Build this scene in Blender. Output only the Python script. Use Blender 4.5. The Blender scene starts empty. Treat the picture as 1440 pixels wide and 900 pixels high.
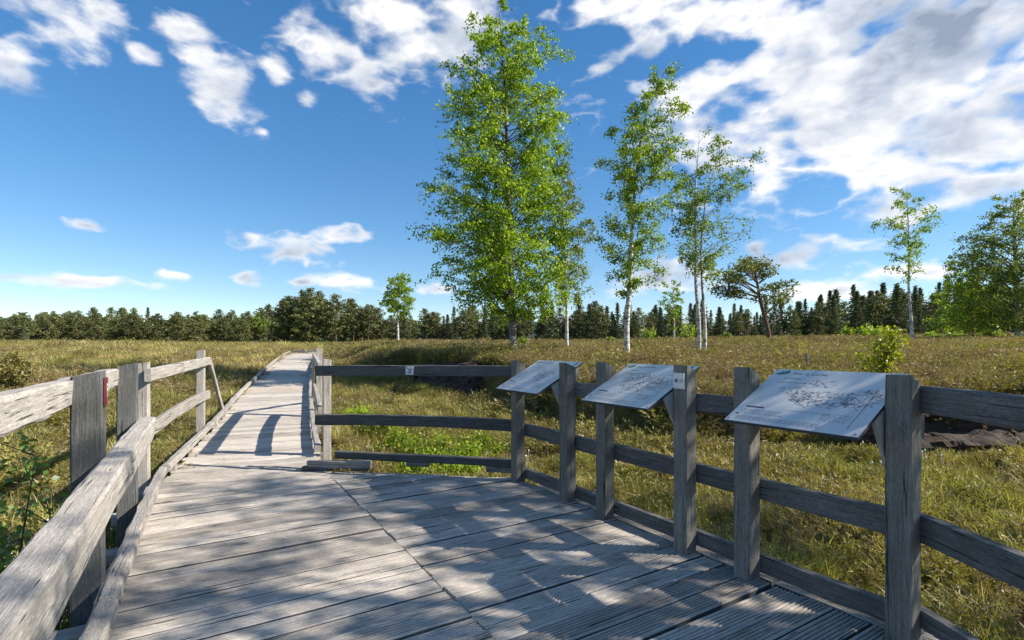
import bpy, math, random
import numpy as np
from mathutils import Vector, Matrix, noise as mnoise

# ------------------------------------------------------------------ camera, sky, sun, exposure
scene = bpy.context.scene
COL = scene.collection
F = 715.0            # focal length in photo pixels (1440 wide)
HY = 489.0           # photo row of the horizon
EYE = 1.5
cam_data = bpy.data.cameras.new('camera')
cam_data.sensor_width = 36.0
cam_data.lens = F / 1440 * 36
cam_data.shift_y = (HY - 450) / 1440
cam_data.clip_start = 0.05
cam_data.clip_end = 9000
cam = bpy.data.objects.new('camera', cam_data)
COL.objects.link(cam)
cam.location = (0, 0, EYE)
cam.rotation_euler = (math.radians(90), 0, 0)
scene.camera = cam

SUN_AZ = math.radians(95.0)      # clockwise from the viewing direction (+Y)
SUN_EL = math.radians(36.0)

def pix_dir(px, py):
    """direction through a photo pixel -> azimuth, elevation"""
    x = (px - 720) / F; z = (HY - py) / F
    return math.atan2(x, 1), math.atan2(z, math.hypot(x, 1))

world = bpy.data.worlds.new('World')
scene.world = world
world.use_nodes = True
def build_world():
    nt = world.node_tree; N = nt.nodes; L = nt.links
    N.clear()
    out = N.new('ShaderNodeOutputWorld'); bg = N.new('ShaderNodeBackground')
    L.new(bg.outputs[0], out.inputs[0])
    sky = N.new('ShaderNodeTexSky'); sky.sky_type = 'NISHITA'; sky.sun_disc = False
    sky.sun_elevation = SUN_EL; sky.sun_rotation = SUN_AZ
    sky.altitude = 900; sky.air_density = 1.0; sky.dust_density = 0.1; sky.ozone_density = 2.2
    hs = N.new('ShaderNodeHueSaturation'); hs.inputs['Saturation'].default_value = 1.46; hs.inputs['Hue'].default_value = .503
    hs.inputs['Value'].default_value = 1.38
    gm = N.new('ShaderNodeGamma'); gm.inputs[1].default_value = .78; L.new(sky.outputs[0], gm.inputs[0]); L.new(gm.outputs[0], hs.inputs['Color'])
    def math_(op, a, b=None, c=None, clamp=False):
        n = N.new('ShaderNodeMath'); n.operation = op; n.use_clamp = clamp
        for i, v in enumerate((a, b, c)):
            if v is None: continue
            if isinstance(v, (int, float)): n.inputs[i].default_value = v
            else: L.new(v, n.inputs[i])
        return n.outputs[0]
    def vmath(op, a, b=None, c=None):
        n = N.new('ShaderNodeVectorMath'); n.operation = op
        for i, v in enumerate((a, b, c)):
            if v is None: continue
            if isinstance(v, tuple): n.inputs[i].default_value = v
            else: L.new(v, n.inputs[i])
        return n.outputs['Value'] if op in ('LENGTH', 'DOT_PRODUCT') else n.outputs[0]
    def sstep(v, a, b):
        n = N.new('ShaderNodeMapRange'); n.interpolation_type = 'SMOOTHSTEP'
        L.new(v, n.inputs[0]); n.inputs[1].default_value = a; n.inputs[2].default_value = b
        return n.outputs[0]
    def noise(vec, scale, detail=8, rough=.55, off=(0, 0, 0), dist=0.0):
        n = N.new('ShaderNodeTexNoise'); n.inputs['Scale'].default_value = scale
        n.inputs['Detail'].default_value = detail; n.inputs['Roughness'].default_value = rough
        n.inputs['Distortion'].default_value = dist
        L.new(vmath('ADD', vec, off), n.inputs['Vector'])
        return n.outputs['Fac']
    tc = N.new('ShaderNodeTexCoord'); d = vmath('NORMALIZE', tc.outputs['Generated'])
    sep = N.new('ShaderNodeSeparateXYZ'); L.new(d, sep.inputs[0])
    az = math_('ARCTAN2', sep.outputs[0], sep.outputs[1])
    hor = math_('SQRT', math_('ADD', math_('MULTIPLY', sep.outputs[0], sep.outputs[0]), math_('MULTIPLY', sep.outputs[1], sep.outputs[1])))
    el = math_('ARCTAN2', sep.outputs[2], hor)
    comb = N.new('ShaderNodeCombineXYZ'); L.new(az, comb.inputs[0]); L.new(el, comb.inputs[1])
    ae = comb.outputs[0]
    nv = vmath('MULTIPLY', d, (1, 1, 1.9))
    # where the clouds stand: (photo column, row, half width, half height, weight)
    blobs = [(30,8,125,52,1),(10,90,66,36,1),(140,18,38,34,.9),(202,76,30,14,.85),(264,42,40,22,.9),(282,80,34,24,.85),(318,134,54,50,1),
             (392,94,24,36,.9),(436,136,30,16,.75),(345,4,32,14,.85),(476,60,70,54,1),(560,40,95,80,1),(520,112,62,48,.9),(655,45,70,85,1),
             (372,187,20,12,.75),(880,4,110,34,1),(1000,40,110,60,1.1),(915,72,44,32,1),(1010,110,80,75,1.1),(1250,85,340,150,1.4),(1120,185,190,95,1.2),(1330,190,170,75,1.2),(1080,255,90,38,.9),
             (1210,235,130,45,.95),(1390,262,130,34,1.1),(1250,292,90,34,1),(1440,290,70,28,.9),
             (122,317,34,13,.85),(345,334,42,18,.95),(410,350,95,19,1),(482,334,44,19,.95),(512,358,32,9,.8),(90,394,135,11,.95),(250,387,62,9,.85),(345,391,36,13,.9),
             (428,397,24,8,.85),(495,398,62,12,.95),(612,407,44,11,.9),(1120,358,98,24,1),(1060,352,40,20,.9),(935,388,95,26,1),(1160,410,95,19,.95),(1262,385,72,14,.95),(1310,384,44,11,.9),(900,400,60,20,.9),(845,96,26,12,.7)]
    fld = None
    for px, py, rx, ry, w in blobs:
        a, e = pix_dir(px, py); a1, _ = pix_dir(px + rx, py); a0, _ = pix_dir(px - rx, py)
        _, e1 = pix_dir(px, py - ry); _, e0 = pix_dir(px, py + ry)
        sx = 2 / (a1 - a0); sy = 2 / (e1 - e0)
        v = vmath('MULTIPLY_ADD', ae, (sx, sy, 0), (-a * sx, -e * sy, 0))
        f = math_('SUBTRACT', w, vmath('LENGTH', v))
        fld = f if fld is None else math_('SMOOTH_MAX', fld, f, .22)
    # outside the frame the same kind of broken cumulus goes on
    wide = noise(nv, 1.9, 3, .5, (4.2, 1.3, 0.7))
    wfld = math_('MULTIPLY_ADD', wide, 5.0, -2.75)
    inframe = math_('MULTIPLY', sstep(math_('ABSOLUTE', az), 1.0, .80), sstep(el, .72, .56))
    keep = math_('SUBTRACT', 1.0, inframe)
    mixf = N.new('ShaderNodeMix'); L.new(keep, mixf.inputs[0]); L.new(fld, mixf.inputs[2]); L.new(wfld, mixf.inputs[3])
    fld = math_('SUBTRACT', mixf.outputs[0], .10)
    wv = N.new('ShaderNodeTexNoise'); wv.inputs['Scale'].default_value = 9; wv.inputs['Detail'].default_value = 3; L.new(nv, wv.inputs['Vector'])
    def puff(off):
        p = vmath('ADD', vmath('MULTIPLY_ADD', wv.outputs['Color'], (.09, .09, .09), nv), off)
        a_ = noise(p, 5.5, 7, .58)
        b_ = math_('ABSOLUTE', math_('MULTIPLY_ADD', noise(p, 8.5, 2, .5, (5, 2, 9)), 2.0, -1.0))   # billows
        return math_('ADD', math_('MULTIPLY_ADD', a_, 2.1, -1.05), math_('MULTIPLY_ADD', b_, -2.4, .38))
    f1 = puff((0, 0, 0)); f2 = puff((.045, -.01, .075))
    nbig = noise(nv, 3.4, 2, .5, (7, 3.2, 1))
    n3 = noise(nv, 30, 4, .62, (3, 8, 2))
    dens = math_('ADD', fld, math_('ADD', math_('MULTIPLY', f1, .95), math_('MULTIPLY_ADD', n3, 1.1, -.62)))
    alpha = sstep(dens, -.20, .80)
    thick = sstep(dens, .2, 1.3)
    # lit where the cloud thins towards the sun and upwards, grey in the thick undersides
    s1 = noise(nv, 4.6, 5, .55, (1, 6, 2)); s2 = noise(nv, 4.6, 5, .55, (1.055, 5.99, 2.10))
    emb = math_('MULTIPLY_ADD', math_('SUBTRACT', f1, f2), .42, math_('MULTIPLY_ADD', math_('SUBTRACT', s1, s2), 2.2, .52), clamp=True)
    big = sstep(nbig, .36, .58)
    shade = math_('MULTIPLY', thick, math_('MULTIPLY_ADD', big, .85, .15))
    lit = math_('SUBTRACT', math_('MULTIPLY_ADD', emb, .85, .40), math_('MULTIPLY', shade, .62), clamp=True)
    ramp = N.new('ShaderNodeValToRGB'); L.new(lit, ramp.inputs[0])
    e = ramp.color_ramp.elements
    e[0].position = .0; e[0].color = (2.0, 2.35, 3.0, 1); e[1].position = .92; e[1].color = (6.6, 6.5, 6.4, 1)
    m = e.new(.5); m.color = (4.1, 4.4, 4.95, 1)
    mix = N.new('ShaderNodeMix'); mix.data_type = 'RGBA'
    up = sstep(sep.outputs[2], .0, .03)
    L.new(math_('MULTIPLY', math_('MULTIPLY', alpha, .94), up), mix.inputs[0]); L.new(hs.outputs[0], mix.inputs[6]); L.new(ramp.outputs[0], mix.inputs[7])
    L.new(mix.outputs[2], bg.inputs[0])
    bg.inputs[1].default_value = 0.096
build_world()

sun_data = bpy.data.lights.new('sun', 'SUN')
sun_data.energy = 4.9
sun_data.angle = math.radians(0.53)
sun_data.color = (1.0, 0.92, 0.80)
sun = bpy.data.objects.new('sun', sun_data)
COL.objects.link(sun)
to_sun = Vector((math.sin(SUN_AZ) * math.cos(SUN_EL), math.cos(SUN_AZ) * math.cos(SUN_EL), math.sin(SUN_EL)))
sun.rotation_euler = to_sun.to_track_quat('Z', 'Y').to_euler()
sun.location = to_sun * 60

vs = scene.view_settings
vs.view_transform = 'Standard'; vs.look = 'None'; vs.gamma = 1; vs.use_curve_mapping = False
vs.exposure = 0.85
scene.render.engine = 'CYCLES'
scene.cycles.max_bounces = 8
scene.cycles.transparent_max_bounces = 8

# ------------------------------------------------------------------ helpers
rng = np.random.default_rng(7)
random.seed(7)
def smooth(a, b, x):
    t = np.clip((np.asarray(x, float) - a) / (b - a), 0, 1); return t * t * (3 - 2 * t)

def tag(o, label=None, cat=None, group=None, kind=None):
    if label: o['label'] = label
    if cat: o['category'] = cat
    if group: o['group'] = group
    if kind: o['kind'] = kind
    return o
def empty(name, loc, **k):
    o = bpy.data.objects.new(name, None); o.empty_display_size = .2
    COL.objects.link(o); o.location = loc
    return tag(o, **k)
def link(name, me, parent=None, M=None):
    """M is the world matrix; parents are unrotated, unscaled empties or given meshes"""
    o = bpy.data.objects.new(name, me); COL.objects.link(o)
    if M is None: M = Matrix.Identity(4)
    if parent is not None:
        o.parent = parent
        o.matrix_local = parent_world(parent).inverted() @ M
    else:
        o.matrix_local = M
    return o
def parent_world(p):
    m = p.matrix_basis.copy()
    if p.parent: return parent_world(p.parent) @ m
    return m
def mesh(name, verts, faces, mat=None, smooth_=False):
    me = bpy.data.meshes.new(name)
    me.from_pydata([tuple(v) for v in verts], [], [tuple(f) for f in faces])
    if mat: me.materials.append(mat)
    if smooth_: me.polygons.foreach_set('use_smooth', np.ones(len(me.polygons), bool))
    me.update()
    return me
def mesh_np(name, verts, faces, mat=None, smooth_=False):
    """faces: (n,k) int array, all the same corner count"""
    me = bpy.data.meshes.new(name)
    verts = np.asarray(verts, np.float32); faces = np.asarray(faces, np.int32)
    n, k = faces.shape
    me.vertices.add(len(verts)); me.vertices.foreach_set('co', verts.ravel())
    me.loops.add(n * k); me.loops.foreach_set('vertex_index', faces.ravel())
    me.polygons.add(n); me.polygons.foreach_set('loop_start', np.arange(n, dtype=np.int32) * k)
    if smooth_: me.polygons.foreach_set('use_smooth', np.ones(n, bool))
    if mat: me.materials.append(mat)
    me.update(calc_edges=True); me.validate()
    return me
def axes(p0, p1, up=(0, 0, 1)):
    p0 = Vector(p0); p1 = Vector(p1)
    x = (p1 - p0).normalized(); up = Vector(up)
    y = up.cross(x).normalized(); z = x.cross(y)
    M = Matrix((x, y, z)).transposed().to_4x4(); M.translation = p0
    return M, (p1 - p0).length

# ------------------------------------------------------------------ materials
def new_mat(name):
    m = bpy.data.materials.new(name); m.use_nodes = True
    nt = m.node_tree; nt.nodes.clear()
    out = nt.nodes.new('ShaderNodeOutputMaterial')
    return m, nt, out
def nd(nt, t, **k):
    n = nt.nodes.new(t)
    for a, v in k.items(): setattr(n, a, v)
    return n
def ramp(nt, src, stops):
    r = nt.nodes.new('ShaderNodeValToRGB'); nt.links.new(src, r.inputs[0])
    e = r.color_ramp.elements
    e[0].position, e[0].color = stops[0][0], (*stops[0][1], 1)
    e[1].position, e[1].color = stops[-1][0], (*stops[-1][1], 1)
    for p, c in stops[1:-1]:
        x = e.new(p); x.color = (*c, 1)
    return r.outputs[0]
def mixc(nt, fac, a, b, mode='MIX'):
    n = nt.nodes.new('ShaderNodeMix'); n.data_type = 'RGBA'; n.blend_type = mode
    for i, v in ((0, fac), (6, a), (7, b)):
        if isinstance(v, (int, float)): n.inputs[i].default_value = v
        elif isinstance(v, tuple): n.inputs[i].default_value = (*v, 1)
        else: nt.links.new(v, n.inputs[i])
    return n.outputs[2]

def noise_node(nt, vec, scale, detail=5, rough=.55, dist=0):
    n = nt.nodes.new('ShaderNodeTexNoise'); n.inputs['Scale'].default_value = scale
    n.inputs['Detail'].default_value = detail; n.inputs['Roughness'].default_value = rough
    n.inputs['Distortion'].default_value = dist
    nt.links.new(vec, n.inputs['Vector'])
    return n.outputs['Fac']

def wood(name, dark, mid, light, algae=0.0, bump=.5, fleck=.4, tint=.25):
    m, nt, out = new_mat(name)
    tc = nd(nt, 'ShaderNodeTexCoord'); oi = nd(nt, 'ShaderNodeObjectInfo')
    add = nd(nt, 'ShaderNodeVectorMath', operation='MULTIPLY_ADD')
    comb = nd(nt, 'ShaderNodeCombineXYZ')
    for i in range(3): nt.links.new(oi.outputs['Random'], comb.inputs[i])
    nt.links.new(comb.outputs[0], add.inputs[0]); add.inputs[1].default_value = (37, 19, 53)
    nt.links.new(tc.outputs['Object'], add.inputs[2])
    def stretched(s):
        v = nd(nt, 'ShaderNodeVectorMath', operation='MULTIPLY'); nt.links.new(add.outputs[0], v.inputs[0]); v.inputs[1].default_value = s
        return v.outputs[0]
    g1 = noise_node(nt, stretched((1.0, 30, 30)), 2.0, 6, .62, .5)
    g2 = noise_node(nt, stretched((2.6, 120, 120)), 2.6, 4, .65, .2)
    blot = noise_node(nt, stretched((1.2, 2.5, 2.5)), 2.6, 5, .6)
    crack = noise_node(nt, stretched((.6, 24, 24)), 3.0, 3, .5, .8)
    fl = noise_node(nt, stretched((8, 40, 40)), 3.0, 5, .6)
    g3 = noise_node(nt, stretched((16, 55, 55)), 2.4, 6, .72)
    g3h = nd(nt, 'ShaderNodeMath', operation='MULTIPLY'); nt.links.new(g3, g3h.inputs[0]); g3h.inputs[1].default_value = .36
    g1h = nd(nt, 'ShaderNodeMath', operation='MULTIPLY_ADD'); nt.links.new(g1, g1h.inputs[0]); g1h.inputs[1].default_value = .24; nt.links.new(g3h.outputs[0], g1h.inputs[2])
    gm = nd(nt, 'ShaderNodeMath', operation='MULTIPLY_ADD'); nt.links.new(g2, gm.inputs[0]); gm.inputs[1].default_value = .40; nt.links.new(g1h.outputs[0], gm.inputs[2])
    c = ramp(nt, gm.outputs[0], [(.37, dark), (.49, mid), (.60, light)])
    c = mixc(nt, ramp_f(nt, blot, .35, .7, .6), c, tuple(x * .62 for x in mid))
    # flecks of bleached fibre
    c = mixc(nt, ramp_f(nt, fl, .60, .72, fleck), c, tuple(min(1, x * 1.35) for x in light))
    # drying cracks
    c = mixc(nt, ramp_f(nt, crack, .64, .665, .9), c, tuple(x * .28 for x in dark))
    if algae > 0:
        al = noise_node(nt, tc.outputs['Object'], 5.0, 6, .65)
        c = mixc(nt, ramp_f(nt, al, .5, .7, algae), c, (.085, .10, .065))
    # each timber has weathered a little differently
    hs = nd(nt, 'ShaderNodeHueSaturation'); nt.links.new(c, hs.inputs['Color'])
    mr = nd(nt, 'ShaderNodeMapRange'); nt.links.new(oi.outputs['Random'], mr.inputs[0]); mr.inputs[3].default_value = 1 - tint; mr.inputs[4].default_value = 1 + tint
    nt.links.new(mr.outputs[0], hs.inputs['Value'])
    p = nd(nt, 'ShaderNodeBsdfPrincipled'); nt.links.new(hs.outputs[0], p.inputs['Base Color'])
    p.inputs['Roughness'].default_value = .88; p.inputs['Specular IOR Level'].default_value = .25
    b = nd(nt, 'ShaderNodeBump'); b.inputs['Strength'].default_value = bump; b.inputs['Distance'].default_value = .006
    hsum = nd(nt, 'ShaderNodeMath', operation='SUBTRACT'); nt.links.new(gm.outputs[0], hsum.inputs[0]); nt.links.new(ramp_f(nt, crack, .63, .665, 1.0), hsum.inputs[1])
    nt.links.new(hsum.outputs[0], b.inputs['Height']); nt.links.new(b.outputs[0], p.inputs['Normal'])
    nt.links.new(p.outputs[0], out.inputs[0])
    return m
def ramp_f(nt, src, a, b, amount):
    n = nt.nodes.new('ShaderNodeMapRange'); nt.links.new(src, n.inputs[0])
    n.inputs[1].default_value = a; n.inputs[2].default_value = b; n.inputs[4].default_value = amount
    return n.outputs[0]
def plain(name, col, rough=.6, var=.15, scale=12, spec=.4, bump=0):
    m, nt, out = new_mat(name)
    tc = nd(nt, 'ShaderNodeTexCoord')
    n = noise_node(nt, tc.outputs['Object'], scale, 5, .6)
    c = ramp(nt, n, [(.3, tuple(x * (1 - var) for x in col)), (.7, tuple(min(1, x * (1 + var)) for x in col))])
    p = nd(nt, 'ShaderNodeBsdfPrincipled'); nt.links.new(c, p.inputs['Base Color'])
    p.inputs['Roughness'].default_value = rough; p.inputs['Specular IOR Level'].default_value = spec
    if bump:
        b = nd(nt, 'ShaderNodeBump'); b.inputs['Strength'].default_value = bump; b.inputs['Distance'].default_value = .02
        nt.links.new(n, b.inputs['Height']); nt.links.new(b.outputs[0], p.inputs['Normal'])
    nt.links.new(p.outputs[0], out.inputs[0])
    return m
def leafy(name, cols, transl=.4, gloss=.06, patch=None, patch_scale=.35):
    """cols: stops by random-per-island; patch: second colour mixed in by world position"""
    m, nt, out = new_mat(name)
    g = nd(nt, 'ShaderNodeNewGeometry')
    c = ramp(nt, g.outputs['Random Per Island'], cols)
    if patch:
        n = noise_node(nt, g.outputs['Position'], patch_scale, 4, .6)
        c = mixc(nt, ramp_f(nt, n, .38, .62, .75), c, patch)
    oi = nd(nt, 'ShaderNodeObjectInfo')
    hs = nd(nt, 'ShaderNodeHueSaturation'); nt.links.new(c, hs.inputs['Color'])
    mr = nd(nt, 'ShaderNodeMapRange'); nt.links.new(oi.outputs['Random'], mr.inputs[0]); mr.inputs[3].default_value = .68; mr.inputs[4].default_value = 1.40
    nt.links.new(mr.outputs[0], hs.inputs['Value']); c = hs.outputs[0]
    d = nd(nt, 'ShaderNodeBsdfDiffuse'); t = nd(nt, 'ShaderNodeBsdfTranslucent'); gl = nd(nt, 'ShaderNodeBsdfGlossy')
    gl.inputs['Roughness'].default_value = .45
    nt.links.new(c, d.inputs[0]); nt.links.new(mixc(nt, 1.0, c, (1.25, 1.2, .55), 'MULTIPLY'), t.inputs[0])
    a = nd(nt, 'ShaderNodeMixShader'); a.inputs[0].default_value = transl
    nt.links.new(d.outputs[0], a.inputs[1]); nt.links.new(t.outputs[0], a.inputs[2])
    b = nd(nt, 'ShaderNodeMixShader'); b.inputs[0].default_value = gloss
    nt.links.new(a.outputs[0], b.inputs[1]); nt.links.new(gl.outputs[0], b.inputs[2])
    nt.links.new(b.outputs[0], out.inputs[0])
    return m
def birch_bark(name='birch_bark', k=0.0):
    m, nt, out = new_mat(name)
    tc = nd(nt, 'ShaderNodeTexCoord')
    def st(s):
        v = nd(nt, 'ShaderNodeVectorMath', operation='MULTIPLY'); nt.links.new(tc.outputs['Object'], v.inputs[0]); v.inputs[1].default_value = s
        return v.outputs[0]
    n1 = noise_node(nt, st((3, 3, 14)), 1.6, 5, .65, .4)
    n2 = noise_node(nt, st((2.2, 2.2, 2.8)), 1.3, 4, .6)
    c = ramp(nt, n1, [(.34 + k, (.035, .03, .028)), (.43 + k, (.30, .27, .24)), (.5 + k, (.66, .62, .57))])
    c = mixc(nt, ramp_f(nt, n2, .52 - k, .64 - k, .9), c, (.10, .085, .07))
    p = nd(nt, 'ShaderNodeBsdfPrincipled'); nt.links.new(c, p.inputs['Base Color']); p.inputs['Roughness'].default_value = .8
    b = nd(nt, 'ShaderNodeBump'); b.inputs['Strength'].default_value = .6; b.inputs['Distance'].default_value = .02
    nt.links.new(n1, b.inputs['Height']); nt.links.new(b.outputs[0], p.inputs['Normal'])
    nt.links.new(p.outputs[0], out.inputs[0])
    return m

M_DECK = wood('weathered_deck_wood', (.23, .20, .17), (.47, .42, .365), (.68, .62, .55), 0, .8, .35, .24)
M_GROOVE = wood('dark_groove_wood', (.09, .08, .07), (.17, .155, .14), (.26, .24, .215), 0, .4, .1, .15)  # darker wood tone along the groove bottoms
M_RAIL = wood('weathered_rail_wood', (.15, .135, .12), (.36, .33, .295), (.57, .53, .475), 0, .8, .5, .14)
M_POST = wood('dark_post_wood', (.09, .083, .073), (.22, .203, .18), (.36, .335, .30), .5, .7, .45, .15)
M_SHADEWOOD = wood('shade_dark_wood', (.045, .045, .047), (.10, .10, .10), (.19, .19, .185), .4, .7, .5, .1)  # algae-mottled wood, shade put into its dark colour
M_DARKRAIL = wood('dark_rail_wood', (.055, .052, .05), (.14, .135, .13), (.27, .26, .25), .3, .7, .5, .12)  # darker wood for the rails that carry the boards
M_NEW = wood('fresh_wood', (.42, .27, .13), (.56, .38, .2), (.66, .48, .28), 0, .4, .1, .05)
M_PANEL = plain('board_face', (.62, .605, .57), .32, .04, 3, .5)
M_EDGE = plain('board_edge', (.05, .06, .075), .5)
M_INK = plain('print_ink', (.075, .075, .08), .5)
M_INKSOFT = plain('print_ink_soft', (.24, .24, .25), .5)
M_TEAL = plain('print_teal', (.012, .13, .10), .45)
M_GUSSET = plain('gusset_board', (.40, .39, .37), .6, .1)
M_RED = plain('red_plate', (.17, .028, .038), .4)
M_WHITE = plain('white_plate', (.72, .71, .68), .45, .06)
M_SIGNBLUE = plain('sign_blue', (.16, .30, .36), .5)
M_STEEL = plain('bolt_steel', (.30, .29, .28), .4)
M_BARK = birch_bark(); M_BARKDARK = birch_bark('old_birch_bark', .10)
M_TWIG = plain('birch_twig', (.085, .06, .05), .8)
M_PINEBARK = plain('pine_bark', (.13, .085, .06), .9, .5, 6, .2, .8)
M_BLEACH = plain('bleached_limb', (.34, .29, .25), .9, .3, 9)
M_STICK = plain('dry_sticks', (.38, .31, .25), .9, .35, 14)
M_BIRCHLEAF = leafy('birch_leaf', [(0, (.085, .16, .008)), (.5, (.185, .30, .014)), (1, (.31, .41, .028))], .55, .035)
M_SAPLEAF = leafy('sapling_leaf', [(0, (.30, .38, .012)), (1, (.52, .56, .03))], .5, .05)
M_DARKLEAF = leafy('left_sapling_leaf', [(0, (.07, .15, .025)), (1, (.16, .27, .045))], .4, .06)
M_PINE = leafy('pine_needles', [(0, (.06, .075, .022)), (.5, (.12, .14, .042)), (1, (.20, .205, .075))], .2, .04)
M_SPRUCE = leafy('spruce_needles', [(0, (.042, .06, .026)), (.5, (.085, .108, .045)), (1, (.14, .16, .066))], .15, .04)
M_HEATHER = leafy('heather_sprig', [(0, (.09, .08, .032)), (.4, (.195, .175, .055)), (.75, (.26, .225, .072)), (1, (.38, .30, .175))], .3, .03, (.25, .175, .115), .45)
M_HEATHERG = leafy('heather_green', [(0, (.10, .11, .025)), (.5, (.21, .215, .045)), (1, (.34, .31, .085))], .36, .03, (.29, .235, .085), .45)
M_GRASS = leafy('grass_blade', [(0, (.21, .25, .05)), (.5, (.37, .37, .10)), (1, (.54, .48, .20))], .42, .04, (.48, .41, .17), .4)
M_STRAW = leafy('dry_grass_blade', [(0, (.36, .29, .10)), (.6, (.52, .42, .18)), (1, (.66, .56, .33))], .35, .04)
M_BILB = leafy('bilberry_leaf', [(0, (.16, .26, .02)), (1, (.36, .45, .05))], .45, .02)
M_OPENPINE = leafy('bright_green_pine_needles', [(0, (.07, .09, .025)), (.5, (.15, .175, .05)), (1, (.25, .26, .09))], .25, .03)  # brighter green than the tree-line pines
M_COTTON = plain('cotton_tuft', (.8, .78, .74), .9, .05)
M_BUSH = leafy('bush_leaf', [(0, (.15, .23, .02)), (1, (.33, .42, .05))], .45, .05)

def ground_mat():
    m, nt, out = new_mat('bog_ground')
    g = nd(nt, 'ShaderNodeNewGeometry')
    n1 = noise_node(nt, g.outputs['Position'], .12, 6, .65)
    n2 = noise_node(nt, g.outputs['Position'], 1.4, 8, .7)
    n3 = noise_node(nt, g.outputs['Position'], 9, 6, .7)
    c = ramp(nt, n2, [(.3, (.05, .038, .016)), (.5, (.115, .095, .034)), (.7, (.19, .155, .055))])
    c = mixc(nt, ramp_f(nt, n1, .42, .6, .55), c, (.20, .17, .05))
    c = mixc(nt, ramp_f(nt, n3, .5, .75, .5), c, (.045, .035, .018))
    p = nd(nt, 'ShaderNodeBsdfPrincipled'); nt.links.new(c, p.inputs['Base Color']); p.inputs['Roughness'].default_value = 1; p.inputs['Specular IOR Level'].default_value = .1
    b = nd(nt, 'ShaderNodeBump'); b.inputs['Strength'].default_value = 1; b.inputs['Distance'].default_value = .12
    nt.links.new(n3, b.inputs['Height']); nt.links.new(b.outputs[0], p.inputs['Normal'])
    nt.links.new(p.outputs[0], out.inputs[0])
    return m
M_GROUND = ground_mat()
def peat_mat():
    m, nt, out = new_mat('bare_peat')
    g = nd(nt, 'ShaderNodeNewGeometry')
    v = nd(nt, 'ShaderNodeVectorMath', operation='MULTIPLY'); nt.links.new(g.outputs['Position'], v.inputs[0]); v.inputs[1].default_value = (1, 1, 3.2)
    n = noise_node(nt, v.outputs[0], 3.2, 8, .7)
    c = ramp(nt, n, [(.35, (.010, .006, .005)), (.52, (.035, .019, .012)), (.70, (.10, .058, .036))])
    p = nd(nt, 'ShaderNodeBsdfPrincipled'); nt.links.new(c, p.inputs['Base Color']); p.inputs['Roughness'].default_value = .85
    b = nd(nt, 'ShaderNodeBump'); b.inputs['Strength'].default_value = 1; b.inputs['Distance'].default_value = .06
    nt.links.new(n, b.inputs['Height']); nt.links.new(b.outputs[0], p.inputs['Normal'])
    nt.links.new(p.outputs[0], out.inputs[0])
    return m
M_PEAT = peat_mat()
M_HILL = plain('wooded_hill', (.035, .062, .055), 1, .3, .02, .05)  # bluish tint puts the distance haze into the colour

# ------------------------------------------------------------------ terrain
BANK = np.array([(60, 3.0), (30, 6.6), (13, 8.3), (8.8, 8.9), (6, 9.0), (3.6, 9.3), (1.6, 11), (0, 14), (-1.6, 17), (-3.6, 18.6), (-8, 20.5)], float)
def bank_s(x, y):
    """signed distance to the old peat cutting: positive on the uncut side"""
    best = np.full(np.shape(x), 1e9); sg = np.ones(np.shape(x))
    for (x0, y0), (x1, y1) in zip(BANK[:-1], BANK[1:]):
        dx, dy = x1 - x0, y1 - y0; l2 = dx * dx + dy * dy
        t = np.clip(((x - x0) * dx + (y - y0) * dy) / l2, 0, 1)
        ex, ey = x - x0 - t * dx, y - y0 - t * dy
        dd = np.hypot(ex, ey); cr = dx * (y - y0) - dy * (x - x0)
        s = np.where(cr < 0, 1.0, -1.0)
        u = dd < best - 1e-9
        best = np.where(u, dd, best); sg = np.where(u, s, sg)
    return best * sg
_ph = rng.uniform(0, 6.28, (3, 14)); _fr = rng.uniform(-1, 1, (2, 14))
def bumps(x, y, f):
    z = 0
    for i in range(14): z = z + np.sin(x * _fr[0, i] * f + y * _fr[1, i] * f + _ph[0, i])
    return z / 14
def ground_z(x, y):
    x = np.asarray(x, float); y = np.asarray(y, float)
    d = np.hypot(x, y); az = np.degrees(np.arctan2(x, y))
    zl_ = np.interp(d, [0, 6, 9, 12, 15.5, 20, 28, 32, 60, 120, 300, 3000], [-.5, -.47, -.26, -.08, .12, .40, .88, 1.0, 1.45, 1.85, 2.3, 4])
    zr = np.interp(d, [0, 9.5, 13, 18, 25, 35, 60, 100, 160, 300, 3000], [.35, .38, .68, .98, 1.30, 1.55, 2.0, 2.7, 3.1, 3.4, 4])
    zc = np.interp(d, [0, 9.5, 13, 17, 25, 50, 100, 300, 3000], [.35, .4, .78, 1.10, 1.32, 1.62, 2.05, 2.6, 4])
    wr = smooth(3, 24, az); up = zc * (1 - wr) + zr * wr
    lo = np.interp(d, [0, 8, 12, 17, 22, 30], [-.5, -.46, -.32, 0, .4, 1.0])
    s = bank_s(x, y) + .18 * bumps(x, y, 3)
    t = smooth(-.1, .45, s)
    right = lo + (up - lo) * t
    wl = 1 - smooth(-19.5, -13, az)
    wl = np.where(np.abs(az) > 100, 1, np.maximum(wl, smooth(75, 100, az)))
    z = zl_ * wl + right * (1 - wl)
    return z + .07 * bumps(x, y, 2.6) * smooth(5, 10, d) + .05 * bumps(y, x, .9) + .2 * bumps(x, y, .16) * smooth(40, 120, d)
def gz(x, y): return float(ground_z(np.array([x]), np.array([y]))[0])
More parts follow.
